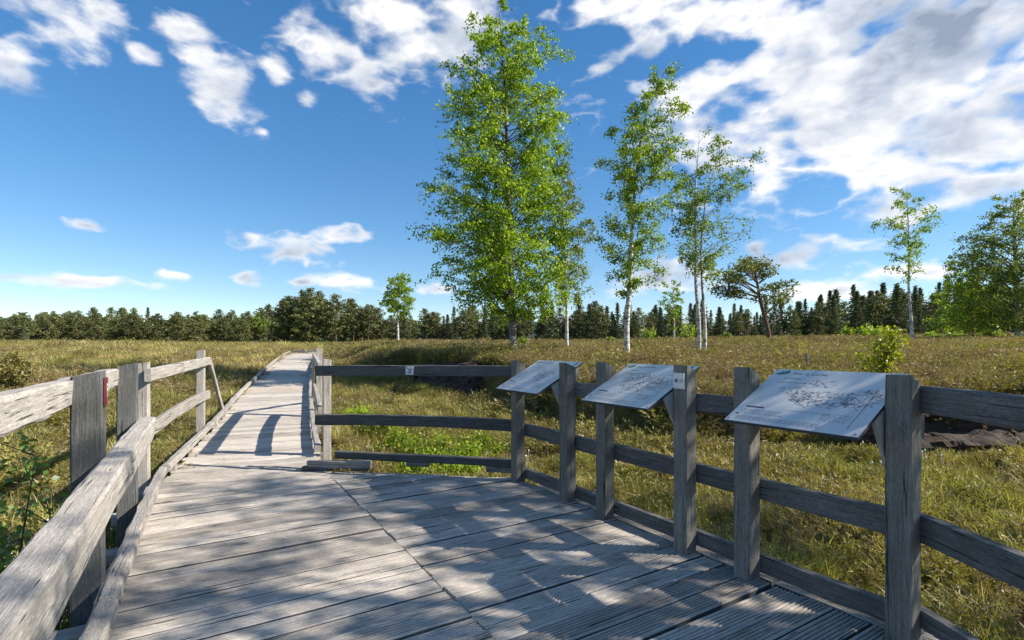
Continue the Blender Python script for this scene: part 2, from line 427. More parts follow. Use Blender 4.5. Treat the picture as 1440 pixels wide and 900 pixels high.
def make_ground():
    th = np.radians(np.concatenate([np.linspace(-68, 68, 420), np.linspace(68, 292, 90)[1:-1]]))
    r = np.concatenate([[.4], np.geomspace(1.2, 60, 210), np.geomspace(60, 6000, 70)[1:]])
    T, R = np.meshgrid(th, r)
    X = R * np.sin(T); Y = R * np.cos(T); Z = ground_z(X, Y)
    nr, nt_ = X.shape
    v = np.stack([X, Y, Z], -1).reshape(-1, 3)
    i = np.arange(nr - 1)[:, None] * nt_; j = np.arange(nt_)[None]; j2 = (j + 1) % nt_
    f = np.stack([i + j, i + j2, i + nt_ + j2, i + nt_ + j], -1).reshape(-1, 4)[:, ::-1]
    me = mesh_np('ground', v, f, M_GROUND, True)
    tag(link('ground', me), 'open bog ground of brown heath and grass', 'ground', kind='structure')
make_ground()
def make_hills():
    n = 160; v = []; f = []
    az = np.radians(np.linspace(-75, 65, n))
    for i, a in enumerate(az):
        dd = 2600
        h = 62 + 30 * math.sin(a * 3.1 + 2.2) + 16 * math.sin(a * 9 + 1) + 6 * math.sin(a * 31) + rng.uniform(0, 5)
        h *= 1.75 * float(smooth(math.radians(70), math.radians(-5), a)) * .62 + .42
        for k, (q, hh) in enumerate(((0, -10), (260, h * .75), (420, h), (900, -10))):
            v.append((math.sin(a) * (dd + q), math.cos(a) * (dd + q), hh))
    for i in range(n - 1):
        for k in range(3):
            a0 = i * 4 + k; f.append((a0, a0 + 4, a0 + 5, a0 + 1))
    tag(link('hills', mesh('hills', v, f, M_HILL, True)), 'low wooded hills on the horizon behind the pines', 'hills', kind='structure')
make_hills()

def peat_face(name, pts, top_off, label):
    """rough bare face of cut peat following the bank"""
    pts = np.array(pts, float); seg = np.hypot(*np.diff(pts, axis=0).T); L = np.concatenate([[0], np.cumsum(seg)])
    n = int(L[-1] / .06); m = 16
    s = np.linspace(0, L[-1], n); X = np.interp(s, L, pts[:, 0]); Y = np.interp(s, L, pts[:, 1])
    tx = np.gradient(X); ty = np.gradient(Y); l = np.hypot(tx, ty); nx, ny = ty / l, -tx / l
    v = []
    for i in range(n):
        # normal towards the camera side
        sx, sy = (nx[i], ny[i]) if (nx[i] * -X[i] + ny[i] * -Y[i]) > 0 else (-nx[i], -ny[i])
        ends = min(1, s[i] / .5, (L[-1] - s[i]) / .5)
        zb = gz(X[i] + sx * .55, Y[i] + sy * .55) - .12; zt = gz(X[i] - sx * .5, Y[i] - sy * .5) + top_off
        zt = zb + (zt - zb) * (.25 + .75 * ends)
        for k in range(m):
            t = k / (m - 1)
            nz = mnoise.fractal(Vector((X[i] * 1.6, Y[i] * 1.6, t * 6.0)), .8, 2.1, 6)
            out = .70 * (1 - t) ** 1.5 + .06 + .10 * nz + (.16 if t > .78 else 0) + (.10 if .3 < t < .42 else 0)
            back = 0 if k < m - 1 else -.45
            v.append((X[i] + sx * (out + back), Y[i] + sy * (out + back), zb + (zt - zb) * t + .05 * nz * (1 if 0 < k < m - 1 else 0)))
    f = [(i * m + k, (i + 1) * m + k, (i + 1) * m + k + 1, i * m + k + 1) for i in range(n - 1) for k in range(m - 1)]
    tag(link(name, mesh(name, v, f, M_PEAT, False)), label, 'peat', kind='structure')
peat_face('peat_bank', [(15, 8.1), (12.0, 8.42), (8.8, 8.75), (6.6, 8.85), (5.9, 8.95)], -.02, 'bare dark brown peat bank behind the railing')
peat_face('peat_bank', [(-.9, 15.6), (-1.6, 16.75), (-2.6, 17.6), (-3.4, 18.2)], 0.0, 'small heap of bare peat in the heath beyond the front rail')

# ------------------------------------------------------------------ timber pieces
def timber_mesh(L, w, h, mat, seed, bow=0.0, rough=.0025, slant=0.0, taper=0.0, bev=.008):
    """length along X, width Y, height Z; section centred on the axis"""
    r = random.Random(seed)
    n = max(2, int(L / .14) + 1)
    prof = [(-.5, -.5, 1, 0), (-.5, -.5, 0, 1), (-.5, .5, 0, -1), (-.5, .5, 1, 0), (.5, .5, -1, 0), (.5, .5, 0, -1), (.5, -.5, 0, 1), (.5, -.5, -1, 0)]
    v = []; f = []; o = seed * 3.7
    for i in range(n):
        t = i / (n - 1); x = t * L
        k = 1 - taper * t
        for j, (py, pz, by, bz) in enumerate(prof):
            y = (py * w + by * bev * r.uniform(.6, 1.5)) * k; z = (pz * h + bz * bev * r.uniform(.6, 1.5)) * k
            y += rough * mnoise.noise(Vector((x * 2.5, j * .7, o))) * 2; z += rough * mnoise.noise(Vector((x * 2.5, j * .7 + 9, o))) * 2
            z += bow * 4 * t * (1 - t)
            xe = x
            if i == n - 1 and slant: xe = x + slant * (y / w - .5)
            v.append((xe, y, z))
    for i in range(n - 1):
        for j in range(8):
            a = i * 8 + j; b = i * 8 + (j + 1) % 8
            f.append((a, b, b + 8, a + 8))
    f.append(tuple(range(7, -1, -1))); f.append(tuple((n - 1) * 8 + j for j in range(8)))
    me = mesh('timber', v, [q[::-1] for q in f], mat)
    return me
_seed = [1]
def timber(name, p0, p1, w, h, mat, parent, up=(0, 0, 1), **k):
    M, L = axes(p0, p1, up); _seed[0] += 1
    return link(name, timber_mesh(L, w, h, mat, _seed[0], **k), parent, M)
PA = math.atan2(720 - 282, F)
U = Vector((-math.sin(PA), math.cos(PA), 0)); V = Vector((math.cos(PA), math.sin(PA), 0)); ZV = Vector((0, 0, 1))
def ab(a, b, z=0): return U * a + V * b + ZV * z
def post(parent, base, top, sx, sy, xdir, mat, slant=.05, name='post'):
    """upright with section sx along xdir; the top is cut to fall away on one side"""
    b = Vector(base); t = Vector((base[0], base[1], top))
    z = ZV; M = Matrix((z, Vector(xdir).normalized(), z.cross(Vector(xdir).normalized()))).transposed().to_4x4(); M.translation = b
    _seed[0] += 1
    return link(name, timber_mesh(top - base[2], sx, sy, mat, _seed[0], slant=slant, rough=.002), parent, M)
def bolt(parent, p, n, r=.011):
    x = Vector(n).normalized(); M = x.to_track_quat('Z', 'Y').to_matrix().to_4x4(); M.translation = p
    v = [(r * math.cos(k * math.pi / 4), r * math.sin(k * math.pi / 4), z) for z in (-.006, .007) for k in range(8)]
    f = [(k, (k + 1) % 8, 8 + (k + 1) % 8, 8 + k) for k in range(8)] + [tuple(range(8, 16))]
    link('bolt', mesh('bolt', v, f, M_STEEL), parent, M)

# ------------------------------------------------------------------ platform deck
def plank_mesh(L, w, mat, seed, grooves=6, depth=.011, thick=.045, nseg=None, end_slope=0.0):
    r = random.Random(seed); n = nseg or max(3, int(L / .22))
    prof = [(-.5 * w, -thick), (-.5 * w, -.009), (-.5 * w + .007, 0)]
    if grooves:
        p = (w - .030) / grooves
        for g in range(grooves):
            y = -.5 * w + .015 + g * p
            prof += [(y + .18 * p, 0), (y + .30 * p, -depth), (y + .70 * p, -depth), (y + .82 * p, 0)]
    prof += [(.5 * w - .007, 0), (.5 * w, -.009), (.5 * w, -thick)]
    m = len(prof); v = []; f = []; o = seed * 1.3
    skew = [r.uniform(-.006, .006) for _ in range(2)]
    for i in range(n + 1):
        t = i / n; x = t * L
        dz = .004 * mnoise.noise(Vector((x * 1.1, o, 0))) ; dy = .005 * mnoise.noise(Vector((x * .9, o, 5)))
        for j, (y, z) in enumerate(prof):
            wear = 1
            if z < 0 and z > -.0115: wear = .55 + .9 * abs(mnoise.noise(Vector((x * 1.3, y * 14, o + 2))))
            zz = z * wear if grooves else z
            zz += .0022 * mnoise.noise(Vector((x * 4, y * 30, o))) + (.004 * mnoise.noise(Vector((x * .8, y * 9, o + 7))))
            e = skew[0] if i == 0 else (skew[1] if i == n else 0)
            v.append((x + e * (y / w * 2) - (end_slope * y if i == n else 0), y + dy, zz + dz))
    mi = []
    for i in range(n):
        for j in range(m - 1):
            a = i * m + j; f.append((a, a + m, a + m + 1, a + 1))
            z0, z1 = prof[j][1], prof[j + 1][1]
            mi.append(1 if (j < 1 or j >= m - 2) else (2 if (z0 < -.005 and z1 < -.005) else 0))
        f.append((i * m, i * m + m - 1, (i + 1) * m + m - 1, (i + 1) * m)); mi.append(1)
    f.append(tuple(range(m - 1, -1, -1))); f.append(tuple(n * m + j for j in range(m))); mi += [0, 0]
    me = mesh('plank', v, [q[::-1] for q in f], mat)
    me.materials.append(M_SHADEWOOD); me.materials.append(M_GROOVE)  # dark side faces paint in the shade of the plank gaps
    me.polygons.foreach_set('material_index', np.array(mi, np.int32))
    return me

deck = empty('viewing_platform', ab(4, 1.4, -.35), label='grey weathered timber viewing platform of grooved planks', cat='platform', kind='structure')
def lay_plank(parent, me, p, d, up=ZV, name='plank'):
    d = Vector(d).normalized(); y = Vector(up).cross(d).normalized(); z = d.cross(y)
    M = Matrix((d, y, z)).transposed().to_4x4(); M.translation = p
    return link(name, me, parent, M)
def front_b(a): return 1.145 + (6.65 - a) / .8616
PITCH = .180
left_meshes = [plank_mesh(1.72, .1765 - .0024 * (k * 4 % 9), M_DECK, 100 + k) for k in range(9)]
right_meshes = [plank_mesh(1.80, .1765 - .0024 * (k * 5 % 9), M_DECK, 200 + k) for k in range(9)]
a = -0.6; k = 0
while a < 7.02:
    j = random.uniform(-.004, .004)
    lay_plank(deck, left_meshes[k % 9] , ab(a + j, -.43 + random.uniform(-.005, .005), random.uniform(-.006, .006)), V + U * random.uniform(-.004, .004))
    k += 1; a += PITCH
a = -0.55; k = 0
while a < 6.5:
    b1 = min(3.12, front_b(a) - .02); b0 = 1.302
    if b1 - b0 < .12: break
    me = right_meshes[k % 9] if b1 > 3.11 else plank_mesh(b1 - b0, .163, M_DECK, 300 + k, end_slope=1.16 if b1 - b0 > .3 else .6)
    lay_plank(deck, me, ab(a + random.uniform(-.004, .004), b0 + random.uniform(-.006, .006), random.uniform(-.006, .006)), V + U * random.uniform(-.004, .004))
    k += 1; a += PITCH
# edge planks running along the railing, outside the posts' inner face
for (a0, a1) in ((-.6, 1.9), (1.915, 4.6)):
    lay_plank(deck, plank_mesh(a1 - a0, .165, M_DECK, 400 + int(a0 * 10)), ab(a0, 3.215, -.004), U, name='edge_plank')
# bearers and piles
for b_ in (-.25, .75, 1.3, 2.2, 3.1):
    timber('joist', ab(-.6, b_, -.125), ab(5.2 if b_ > 2 else 6.7, b_, -.125), .09, .15, M_POST, deck)
for a_ in (.4, 1.9, 3.4, 4.9, 6.2, 6.95):
    timber('bearer', ab(a_, -.62, -.26), ab(a_, min(3.35, front_b(a_) - .05), -.26), .13, .115, M_RAIL if a_ > 1 else M_POST, deck)
# stub ends of the upper bearers outside the kerb
for a_ in (2.55, 3.62, 4.9, 5.95, 6.75):
    timber('bearer_end', ab(a_, -.70, -.095), ab(a_, -.36, -.095), .13, .09, M_RAIL, deck)
# raised kerb of split timbers on the left edge
kz = .075
timber('kerb_timber', ab(.2, -.455, kz), ab(3.55, -.44, kz), .10, .085, M_RAIL, deck, rough=.006, bev=.014)
timber('kerb_timber', ab(3.56, -.445, kz), ab(6.15, -.41, kz + .01), .095, .085, M_RAIL, deck, rough=.008, bev=.014)
timber('kerb_timber', ab(6.16, -.41, kz), ab(7.16, -.375, kz), .085, .08, M_RAIL, deck, rough=.006, bev=.012)
for a_ in (.5, 1.6, 2.7, 3.8, 4.9, 5.9, 6.9):
    timber('kerb_block', ab(a_ - .07, -.44, .014), ab(a_ + .07, -.44, .014), .085, .04, M_RAIL, deck)

# ------------------------------------------------------------------ boardwalk
BW_Y = [5.55, 5.84, 9.2, 12, 14.7, 20, 26.4, 30.5]
BW_X = [-3.85, -3.965, -5.36, -6.5, -7.60, -9.62, -11.85, -13.2]
BW_Z = [0, 0, .07, .23, .34, .66, 1.07, 1.22]
BW_W = 1.63
def bw_left(y): return Vector((np.interp(y, BW_Y, BW_X), y, np.interp(y, BW_Y, BW_Z)))
WD = Vector((-.370, .929, 0)).normalized(); CD = Vector((WD.y, -WD.x, 0))
def bw(y, t, z=0): return bw_left(y) + CD * t + ZV * z
walk = empty('boardwalk', bw(12, .8, -.3), label='long narrow plank boardwalk rising across the bog', cat='boardwalk', kind='structure')
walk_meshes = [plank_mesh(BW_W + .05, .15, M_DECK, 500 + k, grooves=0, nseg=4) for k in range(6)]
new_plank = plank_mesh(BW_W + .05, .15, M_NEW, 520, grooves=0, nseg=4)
y = 5.62; k = 0
while y < 30.2:
    p = bw(y, -.02 + random.uniform(-.02, .02), -.012 + random.uniform(-.004, .004))
    q = bw(y + .3, 0); slope = (bw_left(y + .2) - bw_left(y - .2)).normalized()
    upv = slope.cross(ZV).cross(slope) if False else Vector((-slope.z * WD.x, -slope.z * WD.y, 1)).normalized()
    o = lay_plank(walk, new_plank if k == 57 else walk_meshes[k % 6], p, CD + WD * random.uniform(-.006, .006), upv)
    y += .162 * .929; k += 1
# the far end turns left
TD = Vector((-.985, .17, 0)).normalized(); TN = Vector((-TD.y, TD.x, 0))
far0 = bw(30.2, BW_W, 0)
for k in range(60):
    p = far0 + TD * (.1 + .165 * k) - TN * 1.55 * 0 + ZV * (-.016 * k * .5 + .02)
    lay_plank(walk, walk_meshes[k % 6], p + TN * 1.3 + ZV * 0, -TN if False else TN * -1, ZV)
def kerb_run(t, y0, y1, step, drop=.09):
    y = y0
    while y < y1 - .3:
        ye = min(y1, y + step)
        timber('kerb_timber', bw(y, t, drop) + CD * random.uniform(-.012, .012), bw(ye - .01, t, drop) + CD * random.uniform(-.012, .012), .085, .085, M_RAIL, walk, rough=.006, bev=.012)
        yy = y + .3
        while yy < ye:
            timber('kerb_block', bw(yy - .06, t, .02), bw(yy + .06, t, .02), .08, .06, M_RAIL, walk)
            yy += .95
        y = ye
kerb_run(-.03, 5.95, 29.6, 3.1)
kerb_run(BW_W + .0, 6.4, 29.8, 2.9)
# far kerb along the turned section
for k in range(4):
    p0 = far0 + TD * (.2 + 2.4 * k) + TN * 1.25 + ZV * (.12 - .115 * k)
    timber('kerb_timber', p0, p0 + TD * 2.38 - ZV * .115, .085, .085, M_RAIL, walk, rough=.006)
    p0 = far0 + TD * (.2 + 2.4 * k) - TN * .3 + ZV * (.12 - .115 * k)
    timber('kerb_timber', p0, p0 + TD * 2.38 - ZV * .115, .085, .085, M_RAIL, walk, rough=.006)
# bearers under the walk
for y in np.arange(6.8, 30, 1.9):
    timber('bearer', bw(y, -.14, -.105), bw(y, BW_W + .14, -.105), .13, .10, M_POST, walk)
for t_ in (.15, .8, 1.48):
    ys = [6.3, 9.2, 12, 14.7, 20, 26.4, 30.2]
    for y0, y1 in zip(ys[:-1], ys[1:]):
        timber('stringer', bw(y0, t_, -.20), bw(y1, t_, -.20), .07, .10, M_POST, walk)

# ------------------------------------------------------------------ railings
# railing carrying the information boards
rr = empty('railing', ab(3, 3.05, -.4), label='dark post and rail fence carrying the information boards', cat='railing', group='platform railings')
POSTS = [1.17, 2.04, 2.54, 3.41, 3.95, 4.86]
PB = 3.027; PS = .118
for a_ in POSTS:
    post(rr, ab(a_, PB + .028, -.4) , 1.365 + random.uniform(-.012, .012), PS, PS, -V, M_POST, slant=.05)
RB = PB + .028 + PS / 2 + .035
for z_, h_, nm in ((1.098, .136, 'top_rail'), (.572, .135, 'middle_rail'), (.085, .11, 'bottom_rail')):
    cuts = [POSTS[0] - .05, POSTS[2], POSTS[4], POSTS[5] + .06] if nm != 'middle_rail' else [POSTS[0] - .05, POSTS[1], POSTS[3], POSTS[5] + .06]
    for a0, a1 in zip(cuts[:-1], cuts[1:]):
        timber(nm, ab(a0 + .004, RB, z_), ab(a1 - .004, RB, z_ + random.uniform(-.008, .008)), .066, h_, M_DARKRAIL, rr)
# the part that turns back beside the camera
post(rr, (2.03, .42, -.4), 1.365, PS, PS, (-1, 0, 0), M_POST)
ex = ab(POSTS[0], PB + .028)
for z_, h_, nm in ((1.238, .138, 'top_rail'), (.583, .138, 'middle_rail'), (.13, .09, 'bottom_rail')):
    y1 = .36 if nm != 'bottom_rail' else 2.12
    timber(nm, (2.088, ex.y + .035, z_), (2.125, y1, z_ - .01), .066, h_, M_DARKRAIL, rr)
timber('bottom_rail', (2.10, 2.115, .10), (2.125, .36, .10), .066, .09, M_DARKRAIL, rr)

# front railing
fr = empty('railing', (-1.2, 6.1, -.4), label='low dark railing across the front of the platform with a small prohibition plate', cat='railing', group='platform railings')
A_ = Vector((-2.33, 6.50, 0)); P6 = ab(POSTS[5], PB + .028)
for (zl0, zl1, h_, nm, bow) in ((1.212, 1.228, .128, 'top_rail', .006), (.600, .605, .133, 'middle_rail', .022)):
    timber(nm, (-2.455, 6.375, zl0), (P6.x - .066, 5.86, zl1), .062, h_, M_SHADEWOOD, fr, bow=bow)  # shade on the front rails is put into the wood colour
timber('bottom_rail', (-2.28, 6.60, .115), (P6.x - .05, 5.965, .15), .07, .095, M_SHADEWOOD, fr)
timber('rail_block', (-1.30, 6.31, .055), (-1.02, 6.255, .06), .06, .05, M_POST, fr)
timber('rail_block', (-.30, 6.06, .06), (P6.x - .06, 5.99, .06), .06, .07, M_POST, fr)
timber('kerb_timber', (-2.50, 6.24, .078), (-1.72, 6.17, .080), .085, .085, M_RAIL, fr, rough=.006)
timber('kerb_block', (-2.56, 6.24, .022), (-2.2, 6.22, .022), .1, .05, M_SHADEWOOD, fr)
timber('kerb_block', (-1.95, 6.19, .028), (-1.74, 6.17, .028), .08, .05, M_SHADEWOOD, fr)

# left railing of the platform
lr = empty('railing', ab(3, -.58, -.4), label='heavy pale beams on dark posts along the left platform edge', cat='railing', group='platform railings')
for a_, b_ in ((3.87, -.565), (5.75, -.565), (.55, -.565)):
    post(lr, ab(a_, b_, -.5), 1.365, .15, .12, V, M_SHADEWOOD, slant=.035)  # tree shade on these posts is partly painted as darker wood
timber('hand_beam', ab(1.52, -.425, .812), ab(5.83, -.425, .80), .135, .105, M_RAIL, lr, rough=.004, bev=.012)
timber('hand_beam', ab(1.50, -.432, .71), ab(5.80, -.432, .70), .122, .098, M_RAIL, lr, rough=.004, bev=.01)
timber('top_rail', ab(.3, -.685, 1.24), ab(5.80, -.675, 1.235), .10, .155, M_RAIL, lr, rough=.005, bev=.012)
for a_ in (3.87, 5.75): bolt(lr, ab(a_, -.356, .81), V); bolt(lr, ab(a_ + .03, -.356, .755), V)

# railings where the boardwalk leaves the platform
def walk_rail(label, t, side, y0, y1, z0t, z1t, zm0, zm1, ybr, zbr):
    root = empty('railing', bw(y0 + 1.5, t, -.4), label=label, cat='railing', group='boardwalk railings')
    p0 = bw(y0, t); p1 = bw(y1, t)
    post(root, (p0.x, p0.y, gz(p0.x, p0.y) - .1), z0t + .07, .11, .10, CD * side, M_RAIL, slant=.02)
    post(root, (p1.x, p1.y, gz(p1.x, p1.y) - .1), z1t + .12, .125, .11, CD * side, M_RAIL, slant=.01)
    off = CD * side * .095
    def rp(y, z): q = bw(y, t) + off; return Vector((q.x, q.y, z))
    timber('top_rail', rp(y0 - .12, z0t - .07), rp(y1 + .14, z1t - .07), .06, .14, M_RAIL, root)
    timber('middle_rail', rp(y0 - .12, zm0), rp(y1 + .14, zm1), .06, .145, M_RAIL, root, bow=.035)
    q = bw(ybr, t) + off
    timber('brace', rp(y1 + .19, z1t - .05), (q.x, q.y, zbr), .055, .11, M_RAIL, root)
    return root
walk_rail('pale railing with slanting end brace on the open bog side of the boardwalk start', -.16, 1, 5.60, 8.75, 1.275, 1.34, .60, .69, 10.5, .16)
walk_rail('boardwalk railing beside the front fence casting its shadow on the planks', BW_W + .13, -1, 6.45, 9.75, 1.28, 1.38, .60, .70, 11.6, .25)

# ------------------------------------------------------------------ information boards, plates
def box_mesh(name, x0, x1, y0, y1, z0, z1, mat):
    v = [(x, y, z) for z in (z0, z1) for y in (y0, y1) for x in (x0, x1)]
    f = [(0, 2, 3, 1), (4, 5, 7, 6), (0, 1, 5, 4), (2, 6, 7, 3), (0, 4, 6, 2), (1, 3, 7, 5)]
    return mesh(name, v, f, mat)
def text_mesh(txt, size, mat, shear=0.0, align='LEFT'):
    c = bpy.data.curves.new('lettering', 'FONT'); c.body = txt; c.size = size; c.shear = shear; c.align_x = align; c.resolution_u = 2
    o = bpy.data.objects.new('lettering', c); COL.objects.link(o)
    dg = bpy.context.evaluated_depsgraph_get()
    me = bpy.data.meshes.new_from_object(o.evaluated_get(dg))
    bpy.data.objects.remove(o); bpy.data.curves.remove(c)
    me.materials.clear(); me.materials.append(mat)
    return me
def strokes_mesh(name, segs, mat, z=.0):
    v = []; f = []
    for x0, y0, x1, y1, w in segs:
        dx, dy = x1 - x0, y1 - y0; l = math.hypot(dx, dy) or 1; nx, ny = -dy / l * w / 2, dx / l * w / 2
        b = len(v); v += [(x0 + nx, y0 + ny, z), (x0 - nx, y0 - ny, z), (x1 - nx, y1 - ny, z), (x1 + nx, y1 + ny, z)]
        f.append((b, b + 1, b + 2, b + 3))
    return mesh(name, v, f, mat)
def info_board(a_lo, a_hi, label, sub, seed, shapes):
    W = a_hi - a_lo
    p_near = ab(a_hi, 2.735, 1.06)          # lower left corner as read
    xdir = -U; ydir = (ab(a_hi, 3.30, 1.355) - p_near); H = ydir.length; ydir.normalize()
    root = empty('information_board', ab((a_lo + a_hi) / 2, 3.02, 1.05), label=label, cat='information board', group='information boards on the railing')
    n = xdir.cross(ydir)
    M = Matrix((xdir, ydir, n)).transposed().to_4x4(); M.translation = p_near
    core = link('panel', box_mesh('panel', 0, W, 0, H, -.017, 0, M_EDGE), root, M)
    face = link('face', box_mesh('face', .001, W - .001, .001, H - .001, .0005, .0025, M_PANEL), core, M)
    def on(me, x, y, dz=.0032, nm='lettering', kind=None):
        tag(link(nm, me, core, M @ Matrix.Translation((x, y, dz))), kind=kind)
    on(text_mesh('Tirer la tourbe', .036, M_INK, .25), .125, H - .064)
    on(text_mesh(sub, .024, M_INK, .25), .105, H - .118)
    # leaf shaped emblem
    lv = [(0, 0), (.022, .008), (.032, .024), (.052, .022), (.07, .034), (.088, .022), (.082, .002), (.068, -.012), (.05, -.014), (.03, -.022), (.012, -.014)]
    on(mesh('emblem', [(x, y, 0) for x, y in lv], [tuple(range(len(lv)))], M_TEAL), .02, H - .052, nm='emblem')
    on(strokes_mesh('emblem_vein', [(.012, -.002, .074, .014, .003), (.034, .002, .04, .016, .0025), (.052, .006, .06, -.006, .0025)], M_PANEL), .02, H - .052, .0037, 'emblem_vein')
    r = random.Random(seed); segs = []; soft = []
    # lines of small print
    def para(x, y, w, rows, dy, th):
        for q in range(rows):
            xx = x; end = x + w * r.uniform(.82, 1)
            while xx < end:
                l = r.uniform(.008, .03); soft.append((xx, y - q * dy, min(end, xx + l), y - q * dy, th)); xx += l + .006
    para(.085, H - .165, .30, 1, .02, .007)
    para(.05, .135, .27, 3, .019, .006); para(.05, .062, .55 * W / .75, 3, .014, .005)
    para(W - .24, .17, .16, 5, .016, .005); para(.30, .165, .30, 1, .015, .005)
    segs.append((.05, .168, .165, .168, .014)); segs.append((.03, .083, .05, .083, .014))
    segs.append((W - .075, .055, W - .075, H - .2, .003))
    # pen drawing
    for cx, cy, rx, ry, cnt in shapes:
        for _ in range(cnt):
            t = r.uniform(0, 6.28); q = math.sqrt(r.random())
            x = cx + rx * q * math.cos(t); y = cy + ry * q * math.sin(t)
            an = r.choice([.3, -.4, .9, 0, 1.5]) + r.uniform(-.4, .4); l = r.uniform(.006, .032)
            (segs if r.random() < .5 else soft).append((x, y, x + l * math.cos(an), y + l * math.sin(an), r.uniform(.0015, .0042)))
    on(strokes_mesh('drawing', segs, M_INK), 0, 0, .0033, 'drawing', 'stuff')
    on(strokes_mesh('small_print', soft, M_INKSOFT), 0, 0, .0030, 'small_print', 'stuff')
    on(strokes_mesh('corner_mark', [(W - .045, H - .055, W - .02, H - .055, .012)], M_TEAL), 0, 0, .0033, 'corner_mark')
    if seed > 1: on(strokes_mesh('colour_bar', [(W + .0 - .05, H - .105, W - .05, H - .004, .02)], M_TEAL), 0, 0, .0036, 'colour_bar')
    # triangular side brackets against both posts
    for a_, nm in ((a_lo + .012, 'gusset'),):
        dn = n * .019
        q0 = ab(a_, 2.90, 1.06 + (2.90 - 2.735) * .522) - dn; q1 = ab(a_, 3.24, 1.06 + (3.24 - 2.735) * .522) - dn
        q2 = ab(a_, 3.16, .86); q3 = ab(a_, 3.06, .86)
        if nm == 'gusset':
            t = U * .009
            v = [q0 - t, q1 - t, q2 - t, q3 - t, q0 + t, q1 + t, q2 + t, q3 + t]
            f = [(0, 1, 2, 3), (7, 6, 5, 4), (0, 4, 5, 1), (1, 5, 6, 2), (2, 6, 7, 3), (3, 7, 4, 0)]
            c = root.location
            link(nm, mesh(nm, [p for p in v], f, M_GUSSET), root)
    q = ab(a_hi - .045, 2.80, 1.06 + .065 * .522 - .034)
    timber('batten', q, ab(a_hi - .045, 3.2, 1.06 + .465 * .522 - .034), .05, .028, M_NEW if False else M_GUSSET, root, up=n)
    bolt(core, M @ Vector((.02, .02, .001)), n, .006); bolt(core, M @ Vector((W - .02, .02, .001)), n, .006)
hp = PS / 2
SH = [[(.30, .33, .10, .07, 70), (.44, .30, .19, .09, 260), (.62, .34, .10, .10, 130), (.2, .40, .07, .05, 30), (.34, .47, .1, .05, 40)],
      [(.38, .33, .2, .13, 280), (.24, .40, .1, .08, 80), (.58, .36, .12, .13, 150)],
      [(.42, .28, .13, .10, 150), (.36, .40, .1, .05, 40), (.52, .34, .10, .08, 70)]]
info_board(POSTS[0] + hp + .004, POSTS[1] - hp - .004, 'slanted white information board with a broad pen drawing, next to the corner post', 'Le séchage', 1, SH[0])
info_board(POSTS[2] + hp + .004, POSTS[3] - hp - .004, 'slanted white information board beside the post with the loudspeaker plate', 'La coupe', 2, SH[1])
info_board(POSTS[4] + hp + .004, POSTS[5] - hp - .004, 'slanted white information board with a small central drawing, next to the front railing', 'La tourbe', 3, SH[2])

def plate(name, label, cat, M, w, h, mat, th=.006):
    o = link(name, box_mesh(name, -w / 2, w / 2, -h / 2, h / 2, 0, th, mat), None, M)
    return tag(o, label, cat)
def frame(p, x, y):
    x = Vector(x).normalized(); y = Vector(y).normalized(); z = x.cross(y)
    M = Matrix((x, y, z)).transposed().to_4x4(); M.translation = p
    return M
Mp = frame(ab(POSTS[2], PB + .028 - hp - .004, 1.258), -U, ZV)
pl = plate('audio_plate', 'small pale plate with loudspeaker symbol and 10 on a railing post', 'plate', Mp, .098, .115, M_WHITE)
def on_plate(pl, M, me, x, y, nm, dz=.0068): link(nm, me, pl, M @ Matrix.Translation((x, y, dz)))
on_plate(pl, Mp, mesh('loudspeaker_symbol', [(-.036, -.008, 0), (-.026, -.008, 0), (-.012, -.02, 0), (-.012, .02, 0), (-.026, .008, 0), (-.036, .008, 0)], [(0, 1, 2, 3, 4, 5)], M_INK), 0, 0, 'loudspeaker_symbol')
on_plate(pl, Mp, strokes_mesh('sound_waves', [(-.005, -.01, -.002, 0, .003), (-.002, 0, -.005, .01, .003), (.002, -.016, .006, 0, .003), (.006, 0, .002, .016, .003)], M_INKSOFT), 0, 0, 'sound_waves')
on_plate(pl, Mp, text_mesh('10', .034, M_INK), .011, -.012, 'lettering')
for sx in (-1, 1):
    for sy in (-1, 1): bolt(pl, Mp @ Vector((sx * .042, sy * .05, .004)), -V, .003)
Mr = frame(ab(3.855, -.565 + .075 + .003, 1.24), U, ZV)
pl = plate('number_plate', 'dark red plate with a white 9 on the side of a post', 'plate', Mr, .07, .165, M_RED, .012)
on_plate(pl, Mr, text_mesh('9', .125, M_WHITE, 0, 'CENTER'), 0, -.035, 'lettering', .0128)
d_ = Vector((P6.x - .066 + 2.455, 5.86 - 6.375, 0)).normalized()
Mn = frame(Vector((-2.455, 6.375, 0)) + d_ * 1.265 + Vector((d_.y, -d_.x, 0)) * .035 + ZV * 1.229, d_, ZV)
pl = plate('prohibition_plate', 'small pale square plate with a diagonal slash on the front top rail', 'plate', Mn, .098, .102, M_WHITE, .004)
on_plate(pl, Mn, strokes_mesh('slash', [(-.04, .044, .028, -.034, .008)], M_INK), 0, 0, 'slash', .0056)
on_plate(pl, Mn, strokes_mesh('pictogram', [(-.03, -.026, .012, -.03, .022), (-.004, -.02, .024, .02, .02), (.01, .012, .026, .018, .016)], M_SIGNBLUE), 0, 0, 'pictogram', .0048)

